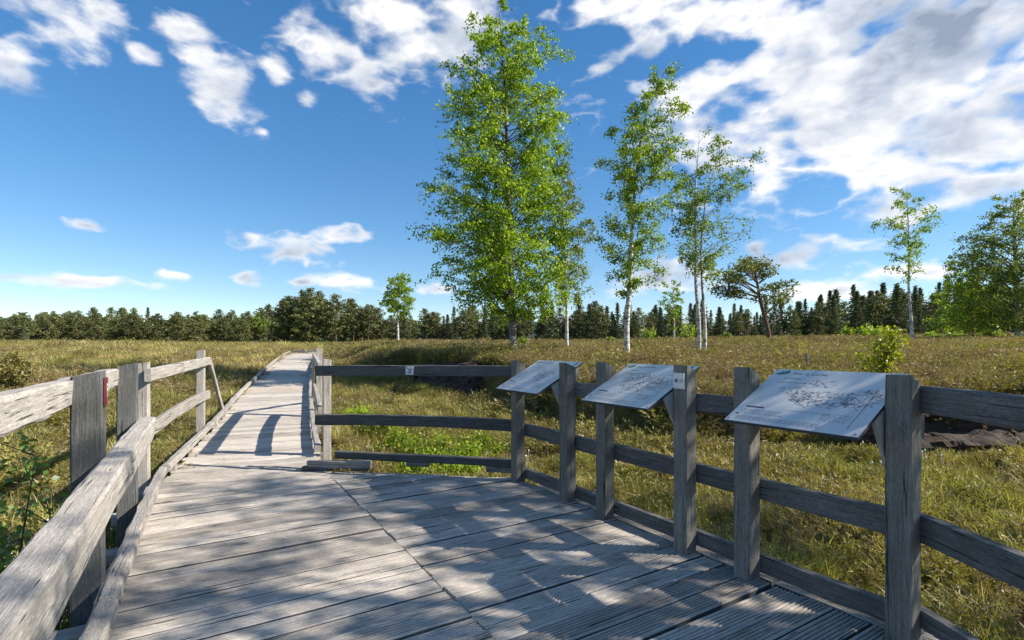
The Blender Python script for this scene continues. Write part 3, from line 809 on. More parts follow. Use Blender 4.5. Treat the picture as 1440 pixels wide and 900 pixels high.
# ------------------------------------------------------------------ trees
def tube(path, radii, sides, V_, F_, base):
    path = np.asarray(path, float); n = len(path)
    t = np.gradient(path, axis=0); t /= np.linalg.norm(t, axis=1)[:, None] + 1e-9
    ref = np.array([1.0, 0, 0]) if abs(t[:, 0]).mean() < .7 else np.array([0, 1.0, 0])
    u = np.cross(t, ref); u /= np.linalg.norm(u, axis=1)[:, None] + 1e-9
    w = np.cross(t, u)
    an = np.arange(sides) * 2 * np.pi / sides
    ring = path[:, None] + np.asarray(radii)[:, None, None] * (np.cos(an)[None, :, None] * u[:, None] + np.sin(an)[None, :, None] * w[:, None])
    V_.append(ring.reshape(-1, 3))
    i = np.arange(n - 1)[:, None] * sides; j = np.arange(sides)[None]; j2 = (j + 1) % sides
    F_.append((np.stack([i + j, i + j2, i + sides + j2, i + sides + j], -1).reshape(-1, 4)) + base[0])
    base[0] += n * sides
def finish(V_, F_, name, mat, sm=True):
    return mesh_np(name, np.concatenate(V_), np.concatenate(F_), mat, sm)
def leaf_quads(P, size, r, hang=.4, aspect=.75):
    n = len(P)
    d = r.normal(size=(n, 3)); d[:, 2] -= hang; d /= np.linalg.norm(d, axis=1)[:, None]
    q = r.normal(size=(n, 3)); u = np.cross(d, q); u /= np.linalg.norm(u, axis=1)[:, None] + 1e-9
    s = size * r.uniform(.65, 1.3, n)[:, None]
    v = np.stack([P, P + d * s * .45 + u * s * aspect * .5, P + d * s, P + d * s * .45 - u * s * aspect * .5], 1)
    f = np.arange(n * 4).reshape(n, 4)
    return v.reshape(-1, 3), f
def curve_pts(p, n):
    p = np.asarray(p, float); t = np.linspace(0, len(p) - 1, n); out = []
    for k in range(3): out.append(np.interp(t, np.arange(len(p)), p[:, k]))
    o = np.stack(out, 1)
    for _ in range(3): o[1:-1] = .25 * o[:-2] + .5 * o[1:-1] + .25 * o[2:]
    return o
def birch(name, loc, trunks, prof, seed, nb=60, twigs=12, leaves=26, lsize=.07, mat=M_BIRCHLEAF, r0=.12, bare=.0, label='', group=None, spread=.12, z0=.0, depth=1.0, rise=.55, bark=None):
    """trunks: list of point lists relative to the base (metres); prof: rows (height, left extent, right extent) of the crown around the first trunk"""
    r = np.random.default_rng(seed)
    root = empty(name, loc, label=label, cat='tree', group=group)
    tr = [curve_pts(t, 22) for t in trunks]
    V_, F_, base = [], [], [0]
    for k, t in enumerate(tr):
        h = t[:, 2] / t[-1, 2]
        jit = np.cumsum(r.normal(0, .006, t.shape), 0); jit[:, 2] = 0; t += jit * np.clip(h, 0, 1)[:, None] * (t[-1, 2] / 8)
        rad = r0 * (1 if k == 0 else .85) * ((1 - h) ** .85 * .93 + .07) + .05 * r0 * np.exp(-h * 40) * 6
        tube(t, rad, 10, V_, F_, base)
    link('trunk', finish(V_, F_, 'trunk', bark or M_BARK), root, Matrix.Translation(loc))
    prof = np.array(prof, float); H0, H1 = prof[0, 0], prof[-1, 0]
    V_, F_, base = [], [], [0]; LP = []
    ga = r.uniform(0, 6.28)
    hs = []
    wts = prof[:, 1] + prof[:, 2] + .3
    grid = np.linspace(H0, H1, 200); cdf = np.cumsum(np.interp(grid, prof[:, 0], wts)); cdf /= cdf[-1]
    for i in range(nb):
        t = tr[i % len(tr)]
        h = np.interp((i + r.uniform(0, 1)) / nb, cdf, grid)
        ga += 2.4 + r.normal(0, .5); c, s = math.cos(ga), math.sin(ga)
        Lx = np.interp(h, prof[:, 0], prof[:, 1]); Rx = np.interp(h, prof[:, 0], prof[:, 2])
        R = (Rx * (1 + c) + Lx * (1 - c)) / 2 * r.uniform(.55, 1.06)
        if abs(c) < .6: R *= depth
        hstart = max(h - R * rise * r.uniform(.6, 1.3), H0 * .82 * r.uniform(.8, 1.05)); hstart = min(hstart, t[-1, 2] * .97)
        def axis(z): return np.array([np.interp(z, t[:, 2], t[:, 0]), np.interp(z, t[:, 2], t[:, 1]), z])
        p0 = axis(hstart); p1 = axis(min(h, t[-1, 2])) ; p1 = p1 + np.array([c * R, s * R, max(0, h - t[-1, 2])])
        mid = (p0 + p1) / 2 + np.array([0, 0, .12 * R]) + r.normal(0, .05, 3) * R
        tip = p1 + np.array([c * .05 * R, s * .05 * R, -.04 * R])
        path = curve_pts([p0, .5 * (p0 + mid) + r.normal(0, .02, 3) * R, mid, p1, tip], 10)
        rb = max(.006, r0 * .11 * (R / 1.2) ** .8)
        tube(path, np.linspace(rb, .003, 10), 5, V_, F_, base)
        nt = max(4, int(twigs * (R / prof[:, 1:].max()) ** .7 + 2))
        naked = r.random() < bare
        for k in range(nt):
            q = r.uniform(.22, 1.0); pq = path[int(q * 9)]
            tl = R * r.uniform(.18, .42) * (1.15 - .4 * q) + .12
            dr = r.normal(0, 1, 3); dr[:2] += np.array([c, s]) * .9; dr[2] = dr[2] * .5 + .15; dr /= np.linalg.norm(dr)
            e = pq + dr * tl; e[2] -= tl * r.uniform(.0, .35)
            tw = curve_pts([pq, (pq + e) / 2 + np.array([0, 0, .08 * tl]), e], 5)
            tube(tw, np.linspace(max(.004, rb * .35), .0018, 5), 3, V_, F_, base)
            if naked and r.random() < .75: continue
            nl = int(leaves * r.uniform(.5, 1.5))
            tt = r.uniform(.15, 1.08, nl)[:, None]
            pts = tw[0] + (tw[-1] - tw[0]) * tt + np.array([0, 0, .08 * tl]) * (1 - (2 * tt - 1) ** 2)
            LP.append(pts + r.normal(0, spread * (.4 + tl * .6), (nl, 3)))
    link('branches', finish(V_, F_, 'branches', M_TWIG), root, Matrix.Translation(loc))
    P = np.concatenate(LP)
    v, f = leaf_quads(P, lsize, r)
    link('crown', mesh_np('crown', v, f, mat), root, Matrix.Translation(loc))
    return root
def base_at(px, Y):
    x = (px - 720) / F * Y
    return Vector((x, Y, gz(x, Y) - .04))
def prof_px(rows, px0, Y, zb):
    """rows: (photo row, left col, right col) -> height above base, left and right extents at distance Y, low to high"""
    out = [((EYE - (py - HY) * Y / F) - zb, max(.05, (px0(py) - l) * Y / F), max(.05, (rr_ - px0(py)) * Y / F)) for py, l, rr_ in rows]
    return sorted(out)
def trunk_px(pts, Y, loc, bend=0):
    return [(((px - 720) / F * Y) - loc.x, bend * k, (EYE - (py - HY) * Y / F) - loc.z) for k, (px, py) in enumerate(pts)]
def make_birch_px(Y, pts, rows, **k):
    loc = base_at(pts[0][0][0], Y)
    tr = []
    for q in pts:
        t = trunk_px(q, Y, loc); t[0] = (t[0][0], 0, 0); tr.append(t)
    ys = [p[1] for p in pts[0]]; xs = [p[0] for p in pts[0]]
    fx = lambda py: float(np.interp(-py, [-y_ for y_ in ys], xs))
    return birch('birch_tree', loc, tr, prof_px(rows, fx, Y, loc.z), k.pop('seed'), **k)

make_birch_px(17, [[(722, 501), (720, 420), (718, 330), (715, 230), (712, 130), (706, 60), (702, 4)]],
    [(8, 690, 716), (40, 662, 752), (75, 648, 782), (110, 642, 788), (150, 630, 796), (200, 618, 806), (250, 620, 812), (300, 600, 806), (350, 602, 802), (385, 612, 800), (410, 640, 790), (438, 668, 765)],
    seed=11, nb=150, twigs=16, leaves=37, lsize=.082, r0=.135, spread=.085, bark=M_BARKDARK, label='tallest dense birch, its foliage reaching down near the bog', group='birches on the bog', depth=.9)
make_birch_px(24, [[(797, 484), (797, 420), (795, 360), (790, 290), (786, 240)]],
    [(215, 775, 800), (250, 765, 820), (300, 765, 832), (350, 768, 836), (400, 775, 832), (430, 785, 815)],
    seed=12, nb=50, twigs=11, leaves=26, lsize=.085, mat=M_BUSH, r0=.09, label='slim pale birch just behind the tallest birch', group='birches on the bog')
make_birch_px(18, [[(882, 504), (880, 460), (886, 400), (887, 330), (892, 260), (898, 190), (915, 130), (938, 88)]],
    [(95, 905, 952), (130, 880, 956), (165, 866, 956), (200, 838, 948), (240, 842, 956), (280, 846, 948), (320, 846, 936), (355, 830, 930), (385, 858, 925), (412, 868, 905)],
    seed=13, nb=66, twigs=12, leaves=29, lsize=.08, r0=.105, label='airy white-trunked birch between the tallest birch and the twin-stemmed one', group='birches on the bog', depth=.8)
make_birch_px(20, [[(983, 496), (984, 450), (978, 400), (980, 340), (977, 280), (982, 225), (985, 190)], [(991, 496), (992, 455), (987, 400), (985, 350), (990, 290), (1003, 240), (1018, 222)]],
    [(185, 962, 1000), (215, 952, 1030), (250, 948, 1045), (290, 936, 1056), (320, 940, 1052), (350, 945, 1040), (385, 962, 1025)],
    seed=14, nb=66, twigs=12, leaves=24, lsize=.082, r0=.085, bare=.25, label='twin-stemmed birch with thin foliage and some bare twigs', group='birches on the bog', depth=.8)
make_birch_px(32, [[(1283, 473), (1281, 440), (1277, 400), (1279, 360), (1276, 310), (1274, 262)]],
    [(258, 1264, 1284), (285, 1250, 1296), (310, 1242, 1318), (340, 1246, 1302), (368, 1250, 1296), (395, 1270, 1290)],
    seed=15, nb=34, twigs=10, leaves=17, lsize=.11, r0=.10, bare=.15, label='lone slender birch with a bare stem and small high crown', group='birches on the bog')
make_birch_px(33, [[(1433, 470), (1430, 420), (1428, 350), (1425, 300), (1428, 270)]],
    [(268, 1405, 1445), (295, 1390, 1465), (330, 1368, 1490), (370, 1365, 1500), (410, 1366, 1500), (440, 1380, 1490), (462, 1390, 1470)],
    seed=16, nb=115, twigs=13, leaves=22, lsize=.12, mat=M_BUSH, r0=.2, label='broad full birch at the right with foliage almost to the ground'.replace(' at the right', ' beside a smaller bushy birch'), group='birches on the bog')
make_birch_px(36, [[(1368, 471), (1366, 440), (1362, 400), (1358, 366)]],
    [(362, 1345, 1368), (385, 1330, 1385), (410, 1322, 1395), (440, 1318, 1398), (462, 1330, 1392)],
    seed=17, nb=60, twigs=12, leaves=24, lsize=.12, r0=.13, mat=M_BUSH, label='small bushy yellow-green birch leaning on the broad full birch'.replace('leaning on', 'beside'), group='birches on the bog')
make_birch_px(50, [[(560, 484), (559, 450), (560, 425), (563, 400), (566, 384)]],
    [(382, 556, 572), (395, 545, 582), (410, 535, 588), (428, 536, 580), (442, 545, 574)],
    seed=18, nb=36, twigs=9, leaves=22, lsize=.16, r0=.13, mat=M_BIRCHLEAF, label='small rounded birch alone in front of the tree line', group='birches on the bog')
make_birch_px(60, [[(948, 474), (948, 440), (946, 415), (947, 392)]],
    [(395, 935, 960), (415, 930, 962), (440, 928, 960), (462, 935, 958)],
    seed=19, nb=30, twigs=8, leaves=12, lsize=.18, r0=.1, bare=.5, label='thin half-bare birch in front of the far conifers', group='birches on the bog')
for px, top, w, sd in ((365, 440, 14, 21), (392, 447, 9, 22), (442, 452, 9, 23)):
    make_birch_px(95, [[(px, 484), (px + 2, 466), (px - 1, top + 3)]], [(top, px - 3, px + 4), (top + 8, px - w * .8, px + w * .8), (top + 17, px - w, px + w), (470, px - w * .5, px + w * .5)],
        seed=sd, nb=22, twigs=7, leaves=14, lsize=.3, r0=.14, mat=M_BUSH, label='light green birch standing among the far pines', group='birches among the pines')

# birches standing outside the frame on the sunny side: they throw the dappled shade on the deck
def shade_birch(x, y, H, crown, R, seed, label, nb=60, leaves=24, ls=.10):
    loc = Vector((x, y, gz(x, y) - .04))
    pr = [(crown, .5, .5), (crown + .2 * (H - crown), R * .9, R * .9), (crown + .45 * (H - crown), R, R), (crown + .75 * (H - crown), R * .7, R * .7), (H, .2, .2)]
    return birch('birch_tree', loc, [[(0, 0, 0), (.1, .05, H * .3), (-.1, .1, H * .65), (.05, 0, H * .98)]], pr, seed, nb=nb, twigs=21, leaves=leaves, spread=.2, lsize=ls, r0=.14, label=label, group='birches behind the railing')
shade_birch(7.3, .1, 8.6, 3.0, 1.9, 31, 'birch beside the platform shading the near planks', nb=48, leaves=9, ls=.085)
shade_birch(7.7, 2.2, 9.0, 3.2, 1.7, 32, 'birch by the ditch shading the middle of the platform', nb=46, leaves=9, ls=.085)
shade_birch(9.6, 4.2, 10.2, 5.2, 1.6, 33, 'slimmer birch by the ditch shading the front of the platform', nb=46, leaves=11, ls=.085)

# pines and spruces ------------------------------------------------
def clump_tris(P, size, r, n_per, spread, flat=.6):
    n = len(P) * n_per
    C = np.repeat(P, n_per, 0) + r.normal(0, 1, (n, 3)) * spread * np.array([1, 1, flat])
    d = r.normal(size=(n, 3)); d[:, 2] = np.abs(d[:, 2]) * .7; d /= np.linalg.norm(d, axis=1)[:, None]
    u = np.cross(d, r.normal(size=(n, 3))); u /= np.linalg.norm(u, axis=1)[:, None] + 1e-9
    s = size * r.uniform(.6, 1.4, n)[:, None]
    v = np.stack([C - u * s * .32, C + u * s * .32, C + d * s], 1)
    return v.reshape(-1, 3), np.arange(n * 3).reshape(n, 3)
def pine_meshes(seed, H, R, crown0, dense=1.0):
    r = np.random.default_rng(seed)
    V_, F_, b = [], [], [0]
    t = curve_pts([(0, 0, -.3), (r.normal(0, .1), r.normal(0, .1), H * .35), (r.normal(0, .2), 0, H * .7), (r.normal(0, .15), 0, H * .97)], 9)
    tube(t, np.linspace(.17, .03, 9) * H / 9, 6, V_, F_, b)
    P = []
    nb = int(46 * dense)
    for i in range(nb):
        q = (i + r.random()) / nb; h = crown0 + (H - crown0) * q
        w = R * (1 - q ** 2.8) * (.5 + .5 * math.sin(min(1, q * 2.2 + .2) * 1.57)) * r.uniform(.4, 1.2) + .12
        a = i * 2.4 + r.normal(0, .4)
        ax = np.array([np.interp(h, t[:, 2], t[:, 0]), np.interp(h, t[:, 2], t[:, 1]), h])
        e = ax + np.array([math.cos(a) * w, math.sin(a) * w, .22 * w])
        tube(np.array([ax - [0, 0, .1 * w], (ax + e) / 2, e]), [.04, .025, .01], 4, V_, F_, b)
        for s in np.linspace(.4, 1, max(2, int(w / .33))): P.append(ax + (e - ax) * s + r.normal(0, .1, 3))
    v, f = clump_tris(np.array(P), .30, r, 15, .2)
    return finish(V_, F_, 'trunk', M_PINEBARK), mesh_np('crown', v, f, M_PINE)
def spruce_meshes(seed, H, R):
    r = np.random.default_rng(seed)
    V_, F_, b = [], [], [0]
    tube(np.array([(0, 0, -.3), (0, 0, H * .5), (0, 0, H)]), [.15 * H / 9, .09 * H / 9, .015], 6, V_, F_, b)
    P = []
    n = 120
    for i in range(n):
        q = (i + r.random()) / n; h = .4 + (H - .4) * q
        w = R * (1 - q) ** 1.05 * r.uniform(.55, 1.12) + .03
        a = i * 2.4 + r.normal(0, .3)
        for s in np.linspace(.3, 1, max(2, int(w / .28))): P.append((math.cos(a) * w * s, math.sin(a) * w * s, h - .28 * w * s + .1 * s * s))
    v, f = clump_tris(np.array(P), .27, r, 9, .11, .5)
    return finish(V_, F_, 'trunk', M_PINEBARK), mesh_np('crown', v, f, M_SPRUCE)
PINES = [pine_meshes(40 + k, 9, R, c0, d) for k, (R, c0, d) in enumerate(((2.6, 2.4, 1.1), (3.0, 1.6, 1.3), (2.3, 3.4, .9), (2.9, .8, 1.35), (2.2, 1.2, 1.1)))]
SPRUCES = [spruce_meshes(60 + k, 9, R) for k, R in enumerate((2.5, 3.0, 2.1))]
def conifer(kind, px, Y, H, label, group, seed):
    r = random.Random(seed); x = (px - 720) / F * Y
    loc = Vector((x, Y, gz(x, Y) - .1))
    lib = PINES if kind == 'pine_tree' else SPRUCES
    tm, cm = lib[r.randrange(len(lib))]
    root = empty(kind, loc, label=label, cat='tree', group=group)
    s = H / 9; ws = s * r.uniform(.8, 1.35)
    rot = r.uniform(0, 6.28)
    for nm, me in (('trunk', tm), ('crown', cm)):
        o = bpy.data.objects.new(nm, me); COL.objects.link(o); o.parent = root
        o.rotation_euler = (0, 0, rot); o.scale = (ws, ws, s)
def ttop(px):
    """photo row of the tree-line tops by column"""
    return np.interp(px, [-60, 0, 60, 130, 200, 270, 330, 352, 395, 425, 450, 490, 520, 560, 600, 640, 690, 740, 800, 850, 900, 960, 1000, 1050, 1130, 1160, 1200, 1250, 1300, 1340, 1440, 1520],
                     [446, 446, 441, 441, 442, 445, 440, 446, 432, 415, 421, 430, 437, 446, 441, 442, 436, 440, 431, 434, 438, 428, 436, 440, 424, 422, 417, 414, 416, 408, 414, 415])
k = 0
for row, (Yb, step) in enumerate(((92, 17), (106, 12), (124, 11))):
    px = -160.0
    while px < 1720:
        Y = Yb + random.uniform(-5, 5)
        right = px > 850
        x = (px - 720) / F * Y; z0 = gz(x, Y)
        top = EYE - (float(ttop(px)) - HY) * Y / F
        H = max(2.5, (top - z0)) * random.choice([random.uniform(.6, .9), random.uniform(.88, 1.05), random.uniform(1.0, 1.2)])
        spr = random.random() < (.72 if right else (.35 if px > 600 else .04))
        where = 'beyond the left railing' if px < 330 else 'where the boardwalk bends away' if px < 530 else 'behind the tallest birch' if px < 860 else 'behind the wide flat-topped pine' if px < 1230 else 'behind the lone slender birch'
        kind = 'spruce' if spr else 'pine'
        conifer(kind + '_tree', px, Y, H * (1.06 if spr else 1), ('dark pointed spruce' if spr else 'dark green pine') + ' in the far tree line ' + where, kind + 's of the tree line ' + where, k)
        k += 1; px += step * random.choice([random.uniform(.3, .8), random.uniform(.9, 2.0)])
# nearer conifers on the heath in front of the line
for px, Y, top, kind in ((1150, 62, 424, 'pine_tree'), (1118, 66, 436, 'pine_tree'), (1012, 66, 432, 'spruce_tree'), (1040, 70, 440, 'pine_tree')):
    x = (px - 720) / F * Y
    conifer(kind, px, Y, (EYE - (top - HY) * Y / F) - gz(x, Y), 'dense dark conifer near the spreading pine' if kind == 'pine_tree' else 'pointed olive spruce between the twin-stemmed birch and the spreading pine', 'conifers near the spreading pine', 900 + px)

def spreading_pine():
    Y = 50; loc = base_at(1081, Y)
    root = empty('pine_tree', loc, label='wide flat-topped pine with bare lower limbs on the heath', cat='tree')
    def W(px, py, dy=0): return np.array([((px - 720) / F * Y) - loc.x, dy, (EYE - (py - HY) * Y / F) - loc.z])
    r = np.random.default_rng(77); V_, F_, b = [], [], [0]
    main = curve_pts([W(1082, 475), W(1077, 450), W(1069, 425), W(1066, 405), W(1062, 380)], 14); main[0, 2] = -.2
    tube(main, np.linspace(.24, .07, 14), 8, V_, F_, b)
    P = []
    limbs = [((1073, 445), (1095, 428), (1122, 408), .12), ((1066, 418), (1045, 408), (1010, 405), .10), ((1067, 415), (1040, 398), (1006, 398), .09),
             ((1065, 405), (1040, 392), (1018, 385), .08), ((1064, 400), (1080, 392), (1092, 375), .08), ((1063, 395), (1055, 378), (1048, 370), .07),
             ((1063, 390), (1064, 375), (1062, 364), .07), ((1070, 430), (1082, 425), (1078, 412), .06), ((1066, 410), (1088, 405), (1108, 402), .07), ((1064, 398), (1050, 384), (1030, 378), .07),
             ((1064, 392), (1074, 378), (1080, 368), .06), ((1068, 424), (1040, 416), (1016, 416), .06)]
    for i, (p, m, e, rad) in enumerate(limbs):
        for rep in range(2):
            dy = r.uniform(-2.2, 2.2)
            pts = curve_pts([W(*p), W(*m, dy * .5), W(*e, dy)], 9)
            tube(pts, np.linspace(rad, .02, 9), 5, V_, F_, b)
            for s in np.linspace(.5, 1, 8):
                c0 = pts[int(s * 8)]
                for _ in range(3): P.append(c0 + r.normal(0, 1, 3) * np.array([.36, .45, .16]) + [0, 0, .15])
    link('trunk', finish(V_, F_, 'trunk', M_PINEBARK), root, Matrix.Translation(loc))
    V_, F_, b = [], [], [0]
    for p, m, e in (((1078, 458), (1090, 452), (1099, 446)), ((1078, 460), (1072, 462), (1068, 461)), ((1075, 452), (1055, 453), (1034, 452)), ((1092, 450), (1097, 445), (1097, 438))):
        tube(curve_pts([W(*p), W(*m), W(*e)], 6), np.linspace(.06, .02, 6), 5, V_, F_, b)
    link('dead_limbs', finish(V_, F_, 'dead_limbs', M_BLEACH), root, Matrix.Translation(loc))
    v, f = clump_tris(np.array(P), .25, r, 8, .24, .6)
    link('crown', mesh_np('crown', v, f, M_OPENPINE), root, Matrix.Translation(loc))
spreading_pine()

# bushes, saplings ------------------------------------------------
def bush(name, loc, H, W, n, ls, mat, seed, label, cat='bush', group=None, stems=7):
    r = np.random.default_rng(seed); root = empty(name, loc, label=label, cat=cat, group=group)
    V_, F_, b = [], [], [0]; LP = []
    for i in range(stems):
        a = i * 2.4 + r.normal(0, .3); q = r.uniform(.2, 1); hh = H * (1 - .45 * q) * r.uniform(.8, 1.05)
        e = np.array([math.cos(a) * W * q, math.sin(a) * W * q, hh])
        path = curve_pts([(0, 0, -.05), e * [.45, .45, .5], e], 9); tube(path, np.linspace(.006 + H * .006, .002, 9), 4, V_, F_, b)
        for k in range(6):
            p = path[r.integers(3, 9)]; d = r.normal(0, 1, 3); d[2] = abs(d[2]) * .6; d /= np.linalg.norm(d)
            e2 = p + d * H * r.uniform(.1, .24); tube(np.array([p, (p + e2) / 2, e2]), [.004, .003, .0015], 3, V_, F_, b)
            m = max(3, n // (stems * 6)); LP.append(p + (e2 - p) * r.uniform(.1, 1.1, (m, 1)) + r.normal(0, .025 + H * .02, (m, 3)))
        m = n // (stems * 4) + 3; LP.append(path[r.integers(3, 9, m)] + r.normal(0, .03, (m, 3)))
    M = Matrix.Translation(loc)
    link('stems', finish(V_, F_, 'stems', M_TWIG), root, M)
    v, f = leaf_quads(np.concatenate(LP), ls, r, .1, .8)
    link('leaves', mesh_np('leaves', v, f, mat), root, M)
bush('birch_sapling', base_at(1246, 9.9), 1.42, .44, 1100, .062, M_SAPLEAF, 81, 'bright yellow-green sapling showing above the corner post', 'sapling', stems=6)
bush('birch_sapling', Vector((-3.06, 3.05, gz(-3.06, 3.05))), 1.72, .26, 420, .042, M_DARKLEAF, 82, 'dark leafy sapling beside the left railing', 'sapling', stems=4)
bush('shrub', base_at(18, 13), 1.25, .55, 1500, .07, M_HEATHERG, 83, 'rounded brownish shrub on the open bog past the left railing', stems=14)
for i, (px, Y, H, W) in enumerate(((1192, 62, 2.0, 1.2), (1224, 60, 2.3, 1.5), (1238, 64, 1.8, 1.3), (1022, 60, 1.3, 1.0), (912, 70, 2.6, 1.3), (965, 66, 3.0, 1.3), (985, 66, 2.0, 1.0), (1310, 44, 1.0, .7), (1395, 40, 1.3, .9), (1345, 40, 1.0, .8), (470, 92, 1.6, 1.8), (450, 92, 1.4, 1.6), (858, 45, .9, .5), (735, 26, .8, .4))):
    bush('bush', base_at(px, Y), H, W, 520, .22 if Y > 30 else .09, M_BUSH, 90 + i, 'light green deciduous bush at the foot of the far trees' if Y > 55 else 'low light green bush on the heath near the birches', group='far bushes' if Y > 55 else 'heath bushes', stems=12)
for i, (px, Y, H, W) in enumerate(((560, 8.6, .66, .40), (610, 8.2, .68, .46), (655, 7.8, .66, .44), (590, 7.6, .52, .42), (635, 7.3, .52, .4), (530, 9.6, .8, .44), (675, 8.6, .6, .4), (505, 10.5, .65, .4))):
    bush('bilberry_bush', base_at(px, Y), H, W, 1200, .046, M_BILB, 120 + i, 'bright green low bush behind the front railing', group='bright bushes behind the front railing', stems=16)
for px, Y, h, lean in ((1137, 14, .5, .06), (1411, 13, .38, 0)):
    loc = base_at(px, Y); _seed[0] += 1
    o = timber('stake', loc, loc + Vector((-lean, 0, h)), .055, .055, M_POST, None, up=(0, 1, 0))
    tag(o, 'short leaning grey wooden stake in the heather' if lean else 'short upright grey wooden stake in the heather', 'stake')
def stick_pile(loc, n, R, label, seed):
    r = np.random.default_rng(seed); V_, F_, b = [], [], [0]
    for i in range(n):
        p = r.normal(0, R, 3) * [1, .6, 0] ; p[2] = .02 + r.uniform(0, .12); a = r.uniform(0, 3.14); l = r.uniform(.15, .45)
        d = np.array([math.cos(a), math.sin(a), r.normal(0, .18)]) * l
        tube(np.array([p - d / 2, p + r.normal(0, .02, 3), p + d / 2]), [.006, .007, .003], 4, V_, F_, b)
    o = link('brushwood', finish(V_, F_, 'brushwood', M_STICK), None, Matrix.Translation(loc))
    tag(o, label, 'brushwood', kind='stuff')
stick_pile(base_at(492, 7.9), 130, .30, 'pale dry brushwood heaped beside the boardwalk', 5)
stick_pile(base_at(545, 14.5), 120, .8, 'scattered dry sticks on the heath in front of the peat heap', 6)

# ------------------------------------------------------------------ ground cover
def proto(name, me):
    o = bpy.data.objects.new(name, me); return o
def sprig_clump(seed, n, H, R, mat, leaf=.016, per=13):
    r = np.random.default_rng(seed); V_ = []; F_ = []; o = 0
    for i in range(n):
        a = r.uniform(0, 6.28); q = R * math.sqrt(r.random()); b = np.array([math.cos(a) * q * .6, math.sin(a) * q * .6, -.02])
        e = np.array([math.cos(a) * q * 1.25, math.sin(a) * q * 1.25, 0]) + r.normal(0, .03, 3); e[2] = H * (1 - .45 * (q / R) ** 2) * r.uniform(.55, 1.1)
        d = e - b; w = np.array([-d[1], d[0], 0]); w = w / (np.linalg.norm(w) + 1e-6) * .0022
        V_.append(np.array([b - w, b + w, e])); F_.append([o, o + 1, o + 2]); o += 3
        t = r.uniform(.3, 1.05, per)[:, None]
        c = b + d * t + r.normal(0, .008, (per, 3))
        k = d / np.linalg.norm(d) * .8 + r.normal(0, .55, (per, 3)); k /= np.linalg.norm(k, axis=1)[:, None]
        u = np.cross(k, r.normal(size=(per, 3))); u /= np.linalg.norm(u, axis=1)[:, None]
        s = leaf * r.uniform(.7, 1.5, per)[:, None]
        V_.append(np.stack([c - u * s * .28, c + u * s * .28, c + k * s * 1.9], 1).reshape(-1, 3))
        F_ += [[o + 3 * j, o + 3 * j + 1, o + 3 * j + 2] for j in range(per)]; o += per * 3
    return mesh_np('clump', np.concatenate(V_), np.array(F_), mat)
def blade_clump(seed, n, H, R, mat, w=.004, lean=.5):
    r = np.random.default_rng(seed); V_ = []; F_ = []; o = 0
    for i in range(n):
        a = r.uniform(0, 6.28); q = R * math.sqrt(r.random()); b = np.array([math.cos(a) * q, math.sin(a) * q, -.02])
        a2 = a + r.normal(0, .8); l = H * r.uniform(.5, 1.15); ln = lean * r.uniform(.2, 1.2)
        d = np.array([math.cos(a2), math.sin(a2), 0]); s = np.array([-d[1], d[0], 0]) * w * r.uniform(.6, 1.3)
        p1 = b + d * l * ln * .25 + [0, 0, l * .55]; p2 = b + d * l * ln * .85 + [0, 0, l * (1 - .35 * ln)]
        V_.append(np.array([b - s, b + s, p1 + s * .8, p1 - s * .8, p2, p2])); F_ += [[o, o + 1, o + 2, o + 3], [o + 3, o + 2, o + 4, o + 5]]; o += 6
    v = np.concatenate(V_); v[5::6] += .0005
    return mesh_np('clump', v, np.array(F_), mat)
def cotton_clump(seed):
    r = np.random.default_rng(seed); V_, F_, b = [], [], [0]
    V2 = []; F2 = []; o = 0
    for i in range(5):
        p = np.array([r.normal(0, .12), r.normal(0, .12), 0]); e = p + [r.normal(0, .04), r.normal(0, .04), r.uniform(.28, .42)]
        tube(np.array([p, (p + e) / 2, e]), [.002, .0018, .0015], 3, V_, F_, b)
        ico = [(0, 0, 1), (1, 0, 0), (0, 1, 0), (-1, 0, 0), (0, -1, 0), (0, 0, -1)]
        tube(np.array([e + [0, 0, -.015], e, e + [0, 0, .012], e + [0, 0, .022]]), [.004, .015, .013, .003], 6, V_, F_, b)
    return finish(V_, F_, 'clump', M_COTTON)
